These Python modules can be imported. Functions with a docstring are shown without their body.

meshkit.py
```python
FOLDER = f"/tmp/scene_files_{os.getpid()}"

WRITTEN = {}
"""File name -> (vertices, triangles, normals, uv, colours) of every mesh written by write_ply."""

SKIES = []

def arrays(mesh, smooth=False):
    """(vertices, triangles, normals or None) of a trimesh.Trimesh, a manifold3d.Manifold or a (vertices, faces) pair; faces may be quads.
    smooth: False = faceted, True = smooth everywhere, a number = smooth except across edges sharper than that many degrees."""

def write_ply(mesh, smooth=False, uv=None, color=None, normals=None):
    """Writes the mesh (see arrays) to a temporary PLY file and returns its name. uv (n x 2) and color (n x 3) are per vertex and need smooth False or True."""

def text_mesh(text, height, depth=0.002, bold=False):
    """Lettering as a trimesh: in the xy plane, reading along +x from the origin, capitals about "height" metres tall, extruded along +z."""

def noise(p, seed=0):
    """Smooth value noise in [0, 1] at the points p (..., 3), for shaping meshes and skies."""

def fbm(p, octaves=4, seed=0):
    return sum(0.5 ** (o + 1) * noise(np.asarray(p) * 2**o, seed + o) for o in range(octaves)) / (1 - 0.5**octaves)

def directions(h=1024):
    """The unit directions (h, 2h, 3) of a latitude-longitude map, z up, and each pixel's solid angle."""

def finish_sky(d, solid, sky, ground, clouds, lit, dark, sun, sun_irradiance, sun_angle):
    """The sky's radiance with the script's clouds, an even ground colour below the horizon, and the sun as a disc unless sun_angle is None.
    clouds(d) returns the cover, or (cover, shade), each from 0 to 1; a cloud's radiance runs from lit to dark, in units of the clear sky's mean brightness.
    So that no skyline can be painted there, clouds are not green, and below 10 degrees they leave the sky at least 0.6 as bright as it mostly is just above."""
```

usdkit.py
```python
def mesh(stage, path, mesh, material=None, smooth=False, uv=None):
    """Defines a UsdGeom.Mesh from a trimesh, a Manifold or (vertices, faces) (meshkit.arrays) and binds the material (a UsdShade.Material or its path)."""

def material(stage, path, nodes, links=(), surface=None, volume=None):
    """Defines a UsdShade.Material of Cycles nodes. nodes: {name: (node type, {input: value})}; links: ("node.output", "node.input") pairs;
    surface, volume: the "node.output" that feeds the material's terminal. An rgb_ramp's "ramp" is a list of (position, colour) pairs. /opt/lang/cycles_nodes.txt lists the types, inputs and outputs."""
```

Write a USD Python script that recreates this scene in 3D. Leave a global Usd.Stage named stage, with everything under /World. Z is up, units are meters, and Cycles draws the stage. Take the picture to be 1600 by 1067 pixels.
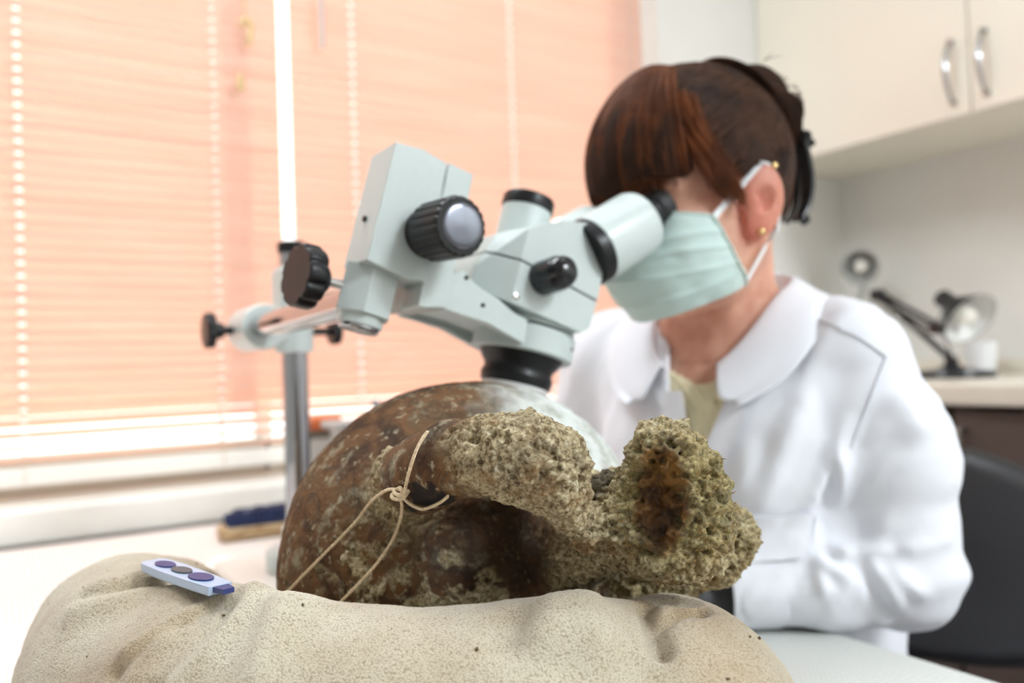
import math
import numpy as np, trimesh, usdkit, meshkit
import manifold3d as m3
from scipy.spatial import Delaunay, cKDTree
from shapely.geometry import Polygon, Point
from pxr import Usd, UsdGeom, UsdLux, UsdShade, Sdf, Gf, Vt

stage = Usd.Stage.CreateInMemory()
UsdGeom.SetStageUpAxis(stage, 'Z')
UsdGeom.SetStageMetersPerUnit(stage, 1.0)
UsdGeom.Xform.Define(stage, '/World')
UsdGeom.Scope.Define(stage, '/World/Looks')

# ------------------------------------------------------------------ camera, sky, lights, exposure
FPX, AZ, PITCH, ROLL = 1300.0, math.radians(31.6), math.radians(1.4), math.radians(2.0)
EYE = np.array([0.0, 0.0, 1.0])
Z = np.array([0, 0, 1.0])
F0 = np.array([math.sin(AZ), math.cos(AZ), 0]); R0 = np.array([math.cos(AZ), -math.sin(AZ), 0])
FW = F0 * math.cos(PITCH) + Z * math.sin(PITCH); U0 = -F0 * math.sin(PITCH) + Z * math.cos(PITCH)
RT = R0 * math.cos(ROLL) - U0 * math.sin(ROLL); UP = U0 * math.cos(ROLL) + R0 * math.sin(ROLL)

cam = UsdGeom.Camera.Define(stage, '/World/camera')
M = Gf.Matrix4d(*[float(x) for x in (*RT, 0, *UP, 0, *(-FW), 0, *EYE, 1)])
cam.AddTransformOp().Set(M)
cam.CreateHorizontalApertureAttr(36.0); cam.CreateVerticalApertureAttr(36.0 * 1067 / 1600)
cam.CreateFocalLengthAttr(FPX / 1600 * 36.0)
cam.CreateClippingRangeAttr(Gf.Vec2f(0.02, 200))
cam.CreateFocusDistanceAttr(0.425); cam.CreateFStopAttr(4.5)
cam.CreateExposureAttr(0.0)

usdkit.material(stage, '/World/Looks/sky', {'b': ('background_shader', {'color': (0.93, 0.97, 1.0), 'strength': 1.0})}, surface='b.background')
dome = UsdLux.DomeLight.Define(stage, '/World/sky')
dome.CreateIntensityAttr(0.9); dome.CreateColorAttr(Gf.Vec3f(0.95, 0.98, 1.0))
sun = UsdLux.DistantLight.Define(stage, '/World/sun')
sun.CreateIntensityAttr(5600.0); sun.CreateAngleAttr(1.0); sun.CreateColorAttr(Gf.Vec3f(1.0, 0.95, 0.86))
_sd = np.array([-0.47, -0.80, -0.40]); _sd /= np.linalg.norm(_sd)                # a low sun outside the window, shining in and down
_sx = np.cross(Z, -_sd); _sx /= np.linalg.norm(_sx); _sy = np.cross(-_sd, _sx)
sun.AddTransformOp().Set(Gf.Matrix4d(*[float(x) for x in (*_sx, 0, *_sy, 0, *(-_sd), 0, 0, 0, 0, 1)]))

def area(name, loc, size, power, color=(1, 1, 1)):
    l = UsdLux.RectLight.Define(stage, '/World/' + name)
    l.AddTranslateOp().Set(Gf.Vec3d(*loc))
    l.CreateWidthAttr(size[0]); l.CreateHeightAttr(size[1]); l.CreateIntensityAttr(power); l.CreateColorAttr(Gf.Vec3f(*color))
    return l
LAMPS = [((1.25, -1.80, 2.62), (0.6, 0.6)), ((-0.15, 1.10, 2.62), (1.2, 0.5)), ((0.9, 0.35, 2.62), (0.9, 0.6))]
area('ceiling_lamp_light', LAMPS[0][0], LAMPS[0][1], 82.0, (0.88, 0.95, 1.0))
area('ceiling_lamp_light_001', LAMPS[1][0], LAMPS[1][1], 16.0, (0.90, 0.96, 1.0))  # added lamp, brightens the left of the table beside the window
area('ceiling_lamp_light_002', LAMPS[2][0], LAMPS[2][1], 2.0, (0.89, 0.95, 1.0))

# ------------------------------------------------------------------ helpers
def at(px, py, d): return EYE + d * (FW + (px - 800) / FPX * RT - (py - 533.5) / FPX * UP)
def atz(px, d, z):                                        # the point at that depth and height
    py = 533.5 + FPX / UP[2] * (FW[2] + (px - 800) / FPX * RT[2] - (z - 1) / d)
    return at(px, py, d)
def onp(px, py, axis, val):
    r = at(px, py, 1) - EYE
    return EYE + r * ((val - EYE[axis]) / r[axis])

used = {}
def numbered(parent, name):
    k = (parent, name); n = used.get(k, -1) + 1; used[k] = n
    return f'{parent}/{name}' + (f'_{n:03d}' if n else '')
LOC = {}
def tag(prim, label=None, cat=None, group=None, kind=None):
    for k, v in (('label', label), ('category', cat), ('group', group), ('kind', kind)):
        if v: prim.SetCustomDataByKey(k, v)
def thing(name, label, cat, loc=(0, 0, 0), group=None, kind=None):
    p = numbered('/World', name)
    x = UsdGeom.Xform.Define(stage, p); x.AddTranslateOp().Set(Gf.Vec3d(*[float(a) for a in loc]))
    LOC[p] = np.asarray(loc, float); tag(x.GetPrim(), label, cat, group, kind)
    return p
def arr(mesh):
    if hasattr(mesh, 'to_mesh'):
        m = mesh.to_mesh(); return np.array(m.vert_properties[:, :3], float), np.array(m.tri_verts, int)
    if isinstance(mesh, (tuple, list)):
        v, f = np.asarray(mesh[0], float), np.asarray(mesh[1], int)
        if f.shape[1] == 4: f = np.vstack([f[:, [0, 1, 2]], f[:, [0, 2, 3]]])
        return v, f
    return np.array(mesh.vertices), np.array(mesh.faces)
def obj(name, mesh, mat, parent=None, smooth=35, label=None, cat=None, group=None, kind=None, attrs=None, normals=None):
    """One Mesh prim, given in world coordinates."""
    p = numbered(parent or '/World', name)
    v, f = arr(mesh)
    off = np.zeros(3)
    q = parent
    while q and q != '/World':
        off = off + LOC.get(q, 0); q = q.rpartition('/')[0]
    if attrs or normals is not None:
        g = UsdGeom.Mesh.Define(stage, p)
        g.CreatePointsAttr(Vt.Vec3fArray.FromNumpy((v - off).astype(np.float32)))
        g.CreateFaceVertexCountsAttr(Vt.IntArray.FromNumpy(np.full(len(f), 3, np.int32)))
        g.CreateFaceVertexIndicesAttr(Vt.IntArray.FromNumpy(f.astype(np.int32).ravel()))
        g.CreateSubdivisionSchemeAttr('none')
        g.CreateNormalsAttr(Vt.Vec3fArray.FromNumpy((vnormals(v, f) if normals is None else normals).astype(np.float32))); g.SetNormalsInterpolation('vertex')
        for k, a in (attrs or {}).items():
            UsdGeom.PrimvarsAPI(g).CreatePrimvar(k, Sdf.ValueTypeNames.FloatArray, 'vertex').Set(Vt.FloatArray.FromNumpy(np.asarray(a, np.float32)))
        UsdShade.MaterialBindingAPI.Apply(g.GetPrim()).Bind(UsdShade.Material.Get(stage, mat))
    else:
        g = usdkit.mesh(stage, p, (v - off, f), UsdShade.Material.Get(stage, mat), smooth=smooth)
    tag(g.GetPrim(), label, cat, group, kind)
    return p
def vnormals(v, f):
    n = np.zeros_like(v); c = np.cross(v[f[:, 1]] - v[f[:, 0]], v[f[:, 2]] - v[f[:, 0]])
    for k in range(3): np.add.at(n, f[:, k], c)
    return n / np.maximum(np.linalg.norm(n, axis=1, keepdims=True), 1e-12)
def cat(*ms):
    vs, fs, n = [], [], 0
    for m in ms:
        v, f = arr(m); vs.append(v); fs.append(f + n); n += len(v)
    return np.vstack(vs), np.vstack(fs)
def box(lo, hi): 
    lo, hi = np.minimum(lo, hi), np.maximum(lo, hi)
    b = trimesh.creation.box(hi - lo); b.apply_translation((lo + hi) / 2); return b
def rbox(lo, hi, r, seg=8):
    lo, hi = np.minimum(lo, hi).astype(float), np.maximum(lo, hi).astype(float)
    s = m3.Manifold.sphere(r, seg)
    return m3.Manifold.batch_hull([s.translate((lo[0] + r if i & 1 else hi[0] - r, lo[1] + r if i & 2 else hi[1] - r, lo[2] + r if i & 4 else hi[2] - r)) for i in range(8)])
def hull(points): return trimesh.convex.convex_hull(np.asarray(points, float))
def frame(d):
    d = np.asarray(d, float); d = d / np.linalg.norm(d)
    a = np.cross(d, Z if abs(d[2]) < 0.9 else np.array([1.0, 0, 0])); a /= np.linalg.norm(a)
    return a, np.cross(d, a), d
def lathe(profile, base, axis, seg=48):
    """profile: (radius, height) pairs along axis from base."""
    a, b, d = frame(axis); pr = np.asarray(profile, float); n = len(pr)
    t = np.linspace(0, 2 * np.pi, seg, endpoint=False)
    v = (np.asarray(base) + pr[:, 1][:, None, None] * d + pr[:, 0][:, None, None] * (np.cos(t)[None, :, None] * a + np.sin(t)[None, :, None] * b)).reshape(-1, 3)
    f = []
    for i in range(n - 1):
        for j in range(seg):
            k = (j + 1) % seg
            f += [(i * seg + j, i * seg + k, (i + 1) * seg + k), (i * seg + j, (i + 1) * seg + k, (i + 1) * seg + j)]
    v = np.vstack([v, np.asarray(base) + pr[0, 1] * d, np.asarray(base) + pr[-1, 1] * d])
    for j in range(seg):
        k = (j + 1) % seg
        f += [(n * seg, k, j), (n * seg + 1, (n - 1) * seg + j, (n - 1) * seg + k)]
    m = trimesh.Trimesh(v, np.array(f), process=False); return m
def cyl(p, q, r, seg=40, ch=0.0):
    p, q = np.asarray(p, float), np.asarray(q, float); L = np.linalg.norm(q - p)
    pr = [(r, 0), (r, L)] if not ch else [(r - ch, 0), (r, ch), (r, L - ch), (r - ch, L)]
    return lathe(pr, p, q - p, seg)
def scalloped(p, q, r, n=10, depth=0.06, seg=120, ch=0.002):
    """A knob with a scalloped or ribbed rim."""
    p, q = np.asarray(p, float), np.asarray(q, float); a, b, d = frame(q - p); L = np.linalg.norm(q - p)
    t = np.linspace(0, 2 * np.pi, seg, endpoint=False); w = 1 - depth * (0.5 + 0.5 * np.cos(n * t)) ** 4
    pts = [p + h * d + (s * w * r)[:, None] * (np.cos(t)[:, None] * a + np.sin(t)[:, None] * b) for h, s in ((0, 0.93), (ch, 1), (L - ch, 1), (L, 0.93))]
    v = np.vstack(pts + [p[None], q[None]]); f = []
    for i in range(3):
        for j in range(seg):
            k = (j + 1) % seg; f += [(i * seg + j, i * seg + k, (i + 1) * seg + k), (i * seg + j, (i + 1) * seg + k, (i + 1) * seg + j)]
    for j in range(seg):
        k = (j + 1) % seg; f += [(4 * seg, k, j), (4 * seg + 1, 3 * seg + j, 3 * seg + k)]
    return trimesh.Trimesh(v, np.array(f), process=False)
def tube(pts, r, sides=10, closed=False):
    p = np.asarray(pts, float); n = len(p); r = np.broadcast_to(r, (n,))
    t = np.gradient(p, axis=0); t /= np.linalg.norm(t, axis=1, keepdims=True) + 1e-12
    a = np.cross(t[0], [0.3, 0.2, 0.9]); a /= np.linalg.norm(a); A = []
    for i in range(n):
        a = a - (a @ t[i]) * t[i]; a /= np.linalg.norm(a); A.append(a)
    A = np.array(A); B = np.cross(t, A); ang = np.arange(sides) * 2 * np.pi / sides
    v = (p[:, None] + r[:, None, None] * (np.cos(ang)[None, :, None] * A[:, None] + np.sin(ang)[None, :, None] * B[:, None])).reshape(-1, 3)
    i, j = np.meshgrid(np.arange(n - 1), np.arange(sides), indexing='ij')
    q = np.stack([i * sides + j, i * sides + (j + 1) % sides, (i + 1) * sides + (j + 1) % sides, (i + 1) * sides + j], -1).reshape(-1, 4)
    f = np.vstack([q[:, [0, 1, 2]], q[:, [0, 2, 3]]])
    v = np.vstack([v, p[0], p[-1]]); m = n * sides
    f = np.vstack([f] + [[(m, (k + 1) % sides, k), (m + 1, (n - 1) * sides + k, (n - 1) * sides + (k + 1) % sides)] for k in range(sides)])
    return v, f
def spline(pts, n=60):
    from scipy.interpolate import CubicSpline
    p = np.asarray(pts, float); s = np.r_[0, np.cumsum(np.linalg.norm(np.diff(p, axis=0), axis=1) + 1e-9)]
    return CubicSpline(s, p)(np.linspace(0, s[-1], n))
def extr(poly, o, ex, ey, h0, h1):
    """A polygon in the plane (ex, ey) at o, extruded along ex x ey from h0 to h1."""
    g = trimesh.creation.extrude_polygon(poly if hasattr(poly, 'exterior') else Polygon(poly), h1 - h0, engine='earcut')
    v = np.asarray(g.vertices); ex, ey = np.asarray(ex, float), np.asarray(ey, float); n = np.cross(ex, ey)
    w = np.asarray(o) + v[:, :1] * ex + v[:, 1:2] * ey + (v[:, 2:] + h0) * n
    return trimesh.Trimesh(w, g.faces, process=False)

# signed distance fields ------------------------------------------------
def sd_seg(p, a, b, ra, rb):
    a, b = np.asarray(a, float), np.asarray(b, float); ab = b - a
    h = np.clip(((p - a) @ ab) / (ab @ ab), 0, 1)
    return np.linalg.norm(p - a - h[..., None] * ab, axis=-1) - (ra + (rb - ra) * h)
def sd_chain(p, pts, rs, k=0.0):
    d = None
    for i in range(len(pts) - 1):
        e = sd_seg(p, pts[i], pts[i + 1], rs[i], rs[i + 1]); d = e if d is None else smin(d, e, k) if k else np.minimum(d, e)
    return d
def sd_ell(p, c, axes, radii):
    q = (p - np.asarray(c)) @ np.asarray(axes, float).T / np.asarray(radii)
    k = np.linalg.norm(q, axis=-1); return (k - 1) * k / np.maximum(np.linalg.norm(q / np.asarray(radii), axis=-1), 1e-9)
def smin(a, b, k):
    h = np.clip(0.5 + 0.5 * (b - a) / k, 0, 1); return b + (a - b) * h - k * h * (1 - h)
def smax(a, b, k): return -smin(-a, -b, k)
def surface(fn, lo, hi, h):
    """Naive surface nets of fn = 0."""
    lo, hi = np.asarray(lo, float), np.asarray(hi, float); n = np.ceil((hi - lo) / h).astype(int) + 1
    ax = [lo[i] + h * np.arange(n[i]) for i in range(3)]
    B = 6; nb = -(-n // B)                                              # coarse blocks far from the surface are not sampled finely
    cx = [lo[i] + h * (B * np.arange(nb[i]) + (B - 1) / 2) for i in range(3)]
    X, Y, W = np.meshgrid(*cx, indexing='ij'); g0 = fn(np.stack([X, Y, W], -1).reshape(-1, 3)).reshape(X.shape)
    g = np.kron(np.sign(g0) + 0.0, np.ones((B, B, B))).astype(np.float32)
    near = np.argwhere(np.abs(g0) < h * B * 1.25 + 0.004); o = np.stack(np.meshgrid(*[np.arange(B)] * 3, indexing='ij'), -1).reshape(-1, 3)
    for i in range(0, len(near), 1500):
        q = (near[i:i + 1500, None] * B + o[None]).reshape(-1, 3); g[tuple(q.T)] = fn(lo + h * q)
    g = g[:n[0], :n[1], :n[2]]
    s = g < 0; c = n - 1
    cnt = np.zeros(c, np.int8)
    for a in np.ndindex(2, 2, 2): cnt += s[a[0]:a[0] + c[0], a[1]:a[1] + c[1], a[2]:a[2] + c[2]]
    act = (cnt > 0) & (cnt < 8); idx = -np.ones(c, np.int64); cells = np.argwhere(act); idx[act] = np.arange(len(cells))
    acc, num = np.zeros((len(cells), 3)), np.zeros(len(cells))
    corners = list(np.ndindex(2, 2, 2))
    for a in corners:
        for k in range(3):
            if a[k]: continue
            b = list(a); b[k] = 1
            ga = g[tuple((cells + a).T)]; gb = g[tuple((cells + b).T)]; m = (ga < 0) != (gb < 0)
            t = np.where(m, ga / np.where(m, ga - gb, 1), 0)
            pt = np.tile(np.array(a, float), (len(cells), 1)); pt[:, k] = t
            acc += pt * m[:, None]; num += m
    V = lo + h * (cells + acc / num[:, None]); Fc = []
    for k in range(3):
        i, j = (k + 1) % 3, (k + 2) % 3
        sl0 = [slice(None)] * 3; sl1 = [slice(None)] * 3; sl0[k] = slice(0, -1); sl1[k] = slice(1, None)
        e = np.argwhere(s[tuple(sl0)] != s[tuple(sl1)])
        e = e[(e[:, i] > 0) & (e[:, j] > 0) & (e[:, i] < c[i]) & (e[:, j] < c[j])]
        inside = s[tuple(e.T)]
        q = []
        for di, dj in ((-1, -1), (0, -1), (0, 0), (-1, 0)):
            cc = e.copy(); cc[:, i] += di; cc[:, j] += dj; q.append(idx[tuple(cc.T)])
        q = np.stack(q, 1); q[~inside] = q[~inside][:, ::-1]; Fc.append(q)
    q = np.vstack(Fc); return V, np.vstack([q[:, [0, 1, 2]], q[:, [0, 2, 3]]])
def grad(fn, p, e=1e-3):
    g = np.stack([fn(p + e * np.eye(3)[k]) - fn(p - e * np.eye(3)[k]) for k in range(3)], -1)
    return g / np.maximum(np.linalg.norm(g, axis=-1, keepdims=True), 1e-9)
def onto(fn, p, off=0.0, it=6):
    p = np.array(p, float)
    for _ in range(it): p = p - (fn(p) - off)[:, None] * grad(fn, p)
    return p
def march(fn, o, d, t0=0.1, t1=1.6, off=0.0):
    """First hit of the rays o + t d with fn = off; nan where there is none."""
    d = np.asarray(d, float); d = d / np.linalg.norm(d, axis=-1, keepdims=True); t = np.full(len(d), t0)
    for _ in range(220): t = np.minimum(t + 0.7 * (fn(o + t[:, None] * d) - off), t1)
    p = o + t[:, None] * d; p[t >= t1 - 1e-6] = np.nan; return p
def seen(fn, pix, off=0.0, t0=0.2):
    """Where lines of sight of the photograph meet a surface: used to lay cords and seams on it."""
    pix = np.asarray(pix, float); d = FW + ((pix[:, :1] - 800) * RT - (pix[:, 1:2] - 533.5) * UP) / FPX
    return march(fn, EYE, d, t0, 1.9, off)
def taubin(v, f, it=10):
    from scipy.sparse import coo_matrix
    e = np.vstack([f[:, [0, 1]], f[:, [1, 2]], f[:, [2, 0]]]); e = np.vstack([e, e[:, ::-1]]); n = len(v)
    A = coo_matrix((np.ones(len(e)), (e[:, 0], e[:, 1])), (n, n)).tocsr(); A.data[:] = 1; d = np.maximum(np.asarray(A.sum(1)).ravel(), 1)[:, None]; v = np.array(v, float)
    for i in range(it): v = v + (.5 if i % 2 == 0 else -.53) * (A @ v / d - v)
    return v, f
def clean(v, f):
    u, inv = np.unique(f, return_inverse=True); return v[u], inv.reshape(f.shape), u
def N(p, s, seed=0): return meshkit.noise(np.asarray(p) / s, seed)
def FB(p, s, o=4, seed=0): return meshkit.fbm(np.asarray(p) / s, o, seed)
def sstep(a, b, x):
    t = np.clip((x - a) / (b - a), 0, 1); return t * t * (3 - 2 * t)

# ------------------------------------------------------------------ materials
def srgb(*c):
    c = np.array(c, float) / 255; return tuple(float(x) for x in np.where(c <= 0.04045, c / 12.92, ((c + 0.055) / 1.055) ** 2.4))
def mat(name, color, rough=0.5, metal=0.0, var=0.0, vscale=40, bump=0.0, bscale=200, bdist=0.001, bevel=0.0, **kw):
    nodes = {'p': ('principled_bsdf', {'base_color': color, 'roughness': rough, 'metallic': metal, **kw}), 'g': ('geometry', {})}; links = []
    if var:
        dark = tuple(c * (1 - var) for c in color); lite = tuple(min(1, c * (1 + var * 0.6)) for c in color)
        nodes['n'] = ('noise_texture', {'scale': vscale, 'detail': 4}); nodes['r'] = ('rgb_ramp', {'ramp': [(0.3, dark), (0.7, lite)]})
        links += [('g.position', 'n.vector'), ('n.fac', 'r.fac'), ('r.color', 'p.base_color')]
    nrm = None
    if bevel:
        nodes['bv'] = ('bevel', {'samples': 6, 'radius': bevel}); nrm = 'bv.bevel'
    if bump:
        nodes['bn'] = ('noise_texture', {'scale': bscale, 'detail': 3}); nodes['b'] = ('bump', {'strength': bump, 'distance': bdist})
        links += [('g.position', 'bn.vector'), ('bn.fac', 'b.height')]
        if nrm: links.append((nrm, 'b.normal'))
        nrm = 'b.normal'
    if nrm: links.append((nrm, 'p.normal'))
    usdkit.material(stage, '/World/Looks/' + name, nodes, links, surface='p.BSDF')
    return '/World/Looks/' + name

W_WALL = mat('wall_paint', srgb(226, 224, 219), 0.85, var=0.03, vscale=6, bump=0.15, bscale=120)
W_CEIL = mat('ceiling_paint', srgb(235, 235, 232), 0.9, var=0.02, vscale=5)
W_FLOOR = mat('floor_vinyl', srgb(150, 142, 140), 0.45, var=0.12, vscale=9)
W_FRAME = mat('white_plastic_frame', srgb(238, 238, 236), 0.35, bevel=0.002)
W_SILL = mat('white_stone_sill', srgb(238, 236, 230), 0.35, var=0.03, vscale=20)
CREAM = mat('cream_laminate', srgb(238, 231, 216), 0.24, var=0.015, vscale=3, bevel=0.0015)
BROWN = mat('dark_brown_laminate', srgb(92, 78, 72), 0.4, var=0.12, vscale=14, bevel=0.0015)
WORK = mat('pale_stone_worktop', srgb(226, 218, 204), 0.3, var=0.03, vscale=30, bevel=0.003)
STEEL = mat('brushed_steel', (0.55, 0.54, 0.52), 0.28, 1.0)
CHROME = mat('chrome', (0.40, 0.41, 0.43), 0.08, 1.0)
GREY = mat('grey_green_enamel', srgb(189, 199, 197), 0.42, var=0.02, vscale=300, bump=0.08, bscale=900, bdist=0.0004, bevel=0.0014)
GREY2 = mat('grey_green_enamel_smooth', srgb(196, 206, 204), 0.3, var=0.02, vscale=200)
BLACK = mat('black_plastic', (0.009, 0.009, 0.010), 0.34, bevel=0.0008, specular_ior_level=.28)
BLACK2 = mat('black_gloss', (0.008, 0.008, 0.010), 0.16)
RUBBER = mat('black_rubber', (0.015, 0.015, 0.016), 0.6)
LEATHER = mat('black_leatherette', (0.013, 0.013, 0.015), 0.42, bump=0.3, bscale=500, bdist=0.0005)
WHITEP = mat('white_plastic', srgb(236, 238, 240), 0.4)
LGREY = mat('light_grey_plastic', srgb(176, 176, 174), 0.45, var=0.03)
PLATE = mat('off_white_enamel', srgb(224, 218, 210), 0.4, bevel=0.002)
def slat_mat():
    nodes = {'g': ('geometry', {}), 'm': ('mapping', {'scale': (1.2, 30, 30)}), 'n': ('noise_texture', {'scale': 3, 'detail': 3}),
             'r': ('rgb_ramp', {'ramp': [(0.3, srgb(246, 214, 198)), (0.7, srgb(250, 225, 211))]}),
             'd': ('principled_bsdf', {'roughness': 0.45}), 't': ('translucent_bsdf', {}), 'x': ('mix_closure', {'fac': 0.42})}
    usdkit.material(stage, '/World/Looks/peach_slat', nodes, [('g.position', 'm.vector'), ('m.vector', 'n.vector'), ('n.fac', 'r.fac'), ('r.color', 'd.base_color'), ('r.color', 't.color'),
                    ('d.BSDF', 'x.closure1'), ('t.BSDF', 'x.closure2')], surface='x.closure')
    return '/World/Looks/peach_slat'
SLAT = slat_mat()
usdkit.material(stage, '/World/Looks/window_glass', {'t': ('transparent_bsdf', {'color': (0.96, 0.98, 0.97)}), 'g': ('glossy_bsdf', {'roughness': 0.02, 'color': (1, 1, 1)}), 'f': ('fresnel', {'IOR': 1.45}), 'x': ('mix_closure', {})},
                [('f.fac', 'x.fac'), ('t.BSDF', 'x.closure1'), ('g.BSDF', 'x.closure2')], surface='x.closure')
GLASS = '/World/Looks/window_glass'
def translucent(name, color, fac, rough=0.5):
    usdkit.material(stage, '/World/Looks/' + name, {'d': ('principled_bsdf', {'roughness': rough, 'base_color': color}), 't': ('translucent_bsdf', {'color': color}), 'x': ('mix_closure', {'fac': fac})},
                    [('d.BSDF', 'x.closure1'), ('t.BSDF', 'x.closure2')], surface='x.closure')
    return '/World/Looks/' + name
CORD = translucent('white_cord', srgb(220, 205, 190), 0.25)

# ------------------------------------------------------------------ the room
YW, XR, XL, YF, ZC = 1.52, 2.05, -2.3, -2.2, 2.7
WX0, WX1, WZ0, WZ1 = -0.62, 1.385, 0.776, 2.16            # window opening
def struct(name, mesh, m, parent=None, smooth=False): return obj(name, mesh, m, parent, smooth=smooth, kind=None if parent else 'structure')
struct('floor', box((XL - .1, YF - .1, -0.1), (XR + .1, YW + .22, 0)), W_FLOOR)
struct('ceiling', box((XL - .1, YF - .1, ZC), (XR + .1, YW + .22, ZC + .1)), W_CEIL)
struct('wall_back', cat(box((XL, YW, 0), (WX0, YW + .2, ZC)), box((WX1, YW, 0), (XR, YW + .2, ZC)), box((WX0, YW, 0), (WX1, YW + .2, WZ0)), box((WX0, YW, WZ1), (WX1, YW + .2, ZC))), W_WALL)
struct('wall_right', box((XR, YF - .1, 0), (XR + .1, YW + .2, ZC)), W_WALL)
W_TAN = mat('pale_wall_paint', srgb(214, 212, 208), 0.85, var=0.03, vscale=6)
struct('wall_left', box((XL - .1, YF - .1, 0), (XL, YW + .2, ZC)), W_TAN)
struct('wall_front', box((XL, YF - .1, 0), (XR, YF, ZC)), W_TAN)
TZ_ = 0.74
struct('trim_1', rbox((WX0 - .03, YW - .024, TZ_ + .002), (WX1 + .03, YW + .13, WZ0 + .022), 0.006), W_SILL, smooth=30)
w = thing('window_1', None, None, (WX0, YW + .15, WZ0), kind='structure')
fr = 0.045; ym = YW + .15
def bar(x0, x1, z0, z1, t=0.05): return rbox((x0, ym - t / 2, z0), (x1, ym + t / 2, z1), 0.004)
obj('window_frame', cat(bar(WX0, WX0 + fr, WZ0, WZ1), bar(WX1 - fr, WX1, WZ0, WZ1), bar(WX0, WX1, WZ0 + .02, WZ0 + .092), bar(WX0, WX1, WZ1 - fr, WZ1)), mat('shadow_taupe_frame', srgb(176, 168, 154), 0.4), w)  # shadow gap under the blind put into the frame's taupe and tall bottom bar
XM = 0.44
obj('mullion', bar(XM - .012, XM + .012, WZ0 + .03, WZ1 - .03), translucent('white_mullion', (0.9, 0.9, 0.88), 0.5), w)
for a, b in ((WX0 + fr, XM - .012), (XM + .012, WX1 - fr)):
    obj('pane', box((a - .01, ym - .004, WZ0 + .07), (b + .01, ym + .004, WZ1 - .04)), GLASS, w, smooth=False)

# venetian blinds ---------------------------------------------------------
YB = YW + 0.05
def slat(x0, x1, zc, tilt, holes, wd=0.0254):
    s = np.linspace(-0.5, 0.5, 6); xs = [x0]
    for h in holes: xs += [h - 0.0042, h + 0.0042]
    xs.append(x1); xs = np.array(xs); ca, sa = math.cos(tilt), math.sin(tilt)
    crown = 0.0022 * (1 - (2 * s) ** 2); V = []
    for th in (0.0, -0.0006):
        a, b = s * wd, crown + th
        V.append(np.stack([np.broadcast_to(xs[:, None], (len(xs), 6)), np.broadcast_to(YB - a * ca - b * sa, (len(xs), 6)), np.broadcast_to(zc + a * sa - b * ca * -1, (len(xs), 6))], -1))
    V = np.stack(V).reshape(-1, 3); n = len(xs); F = []
    for i in range(n - 1):
        for j in range(5):
            if i % 2 == 1 and j == 2: continue
            a, b, c, d = i * 6 + j, (i + 1) * 6 + j, (i + 1) * 6 + j + 1, i * 6 + j + 1
            F += [(a, b, c), (a, c, d)]; o = n * 6; F += [(o + a, o + c, o + b), (o + a, o + d, o + c)]
    return V, np.array(F)
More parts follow.
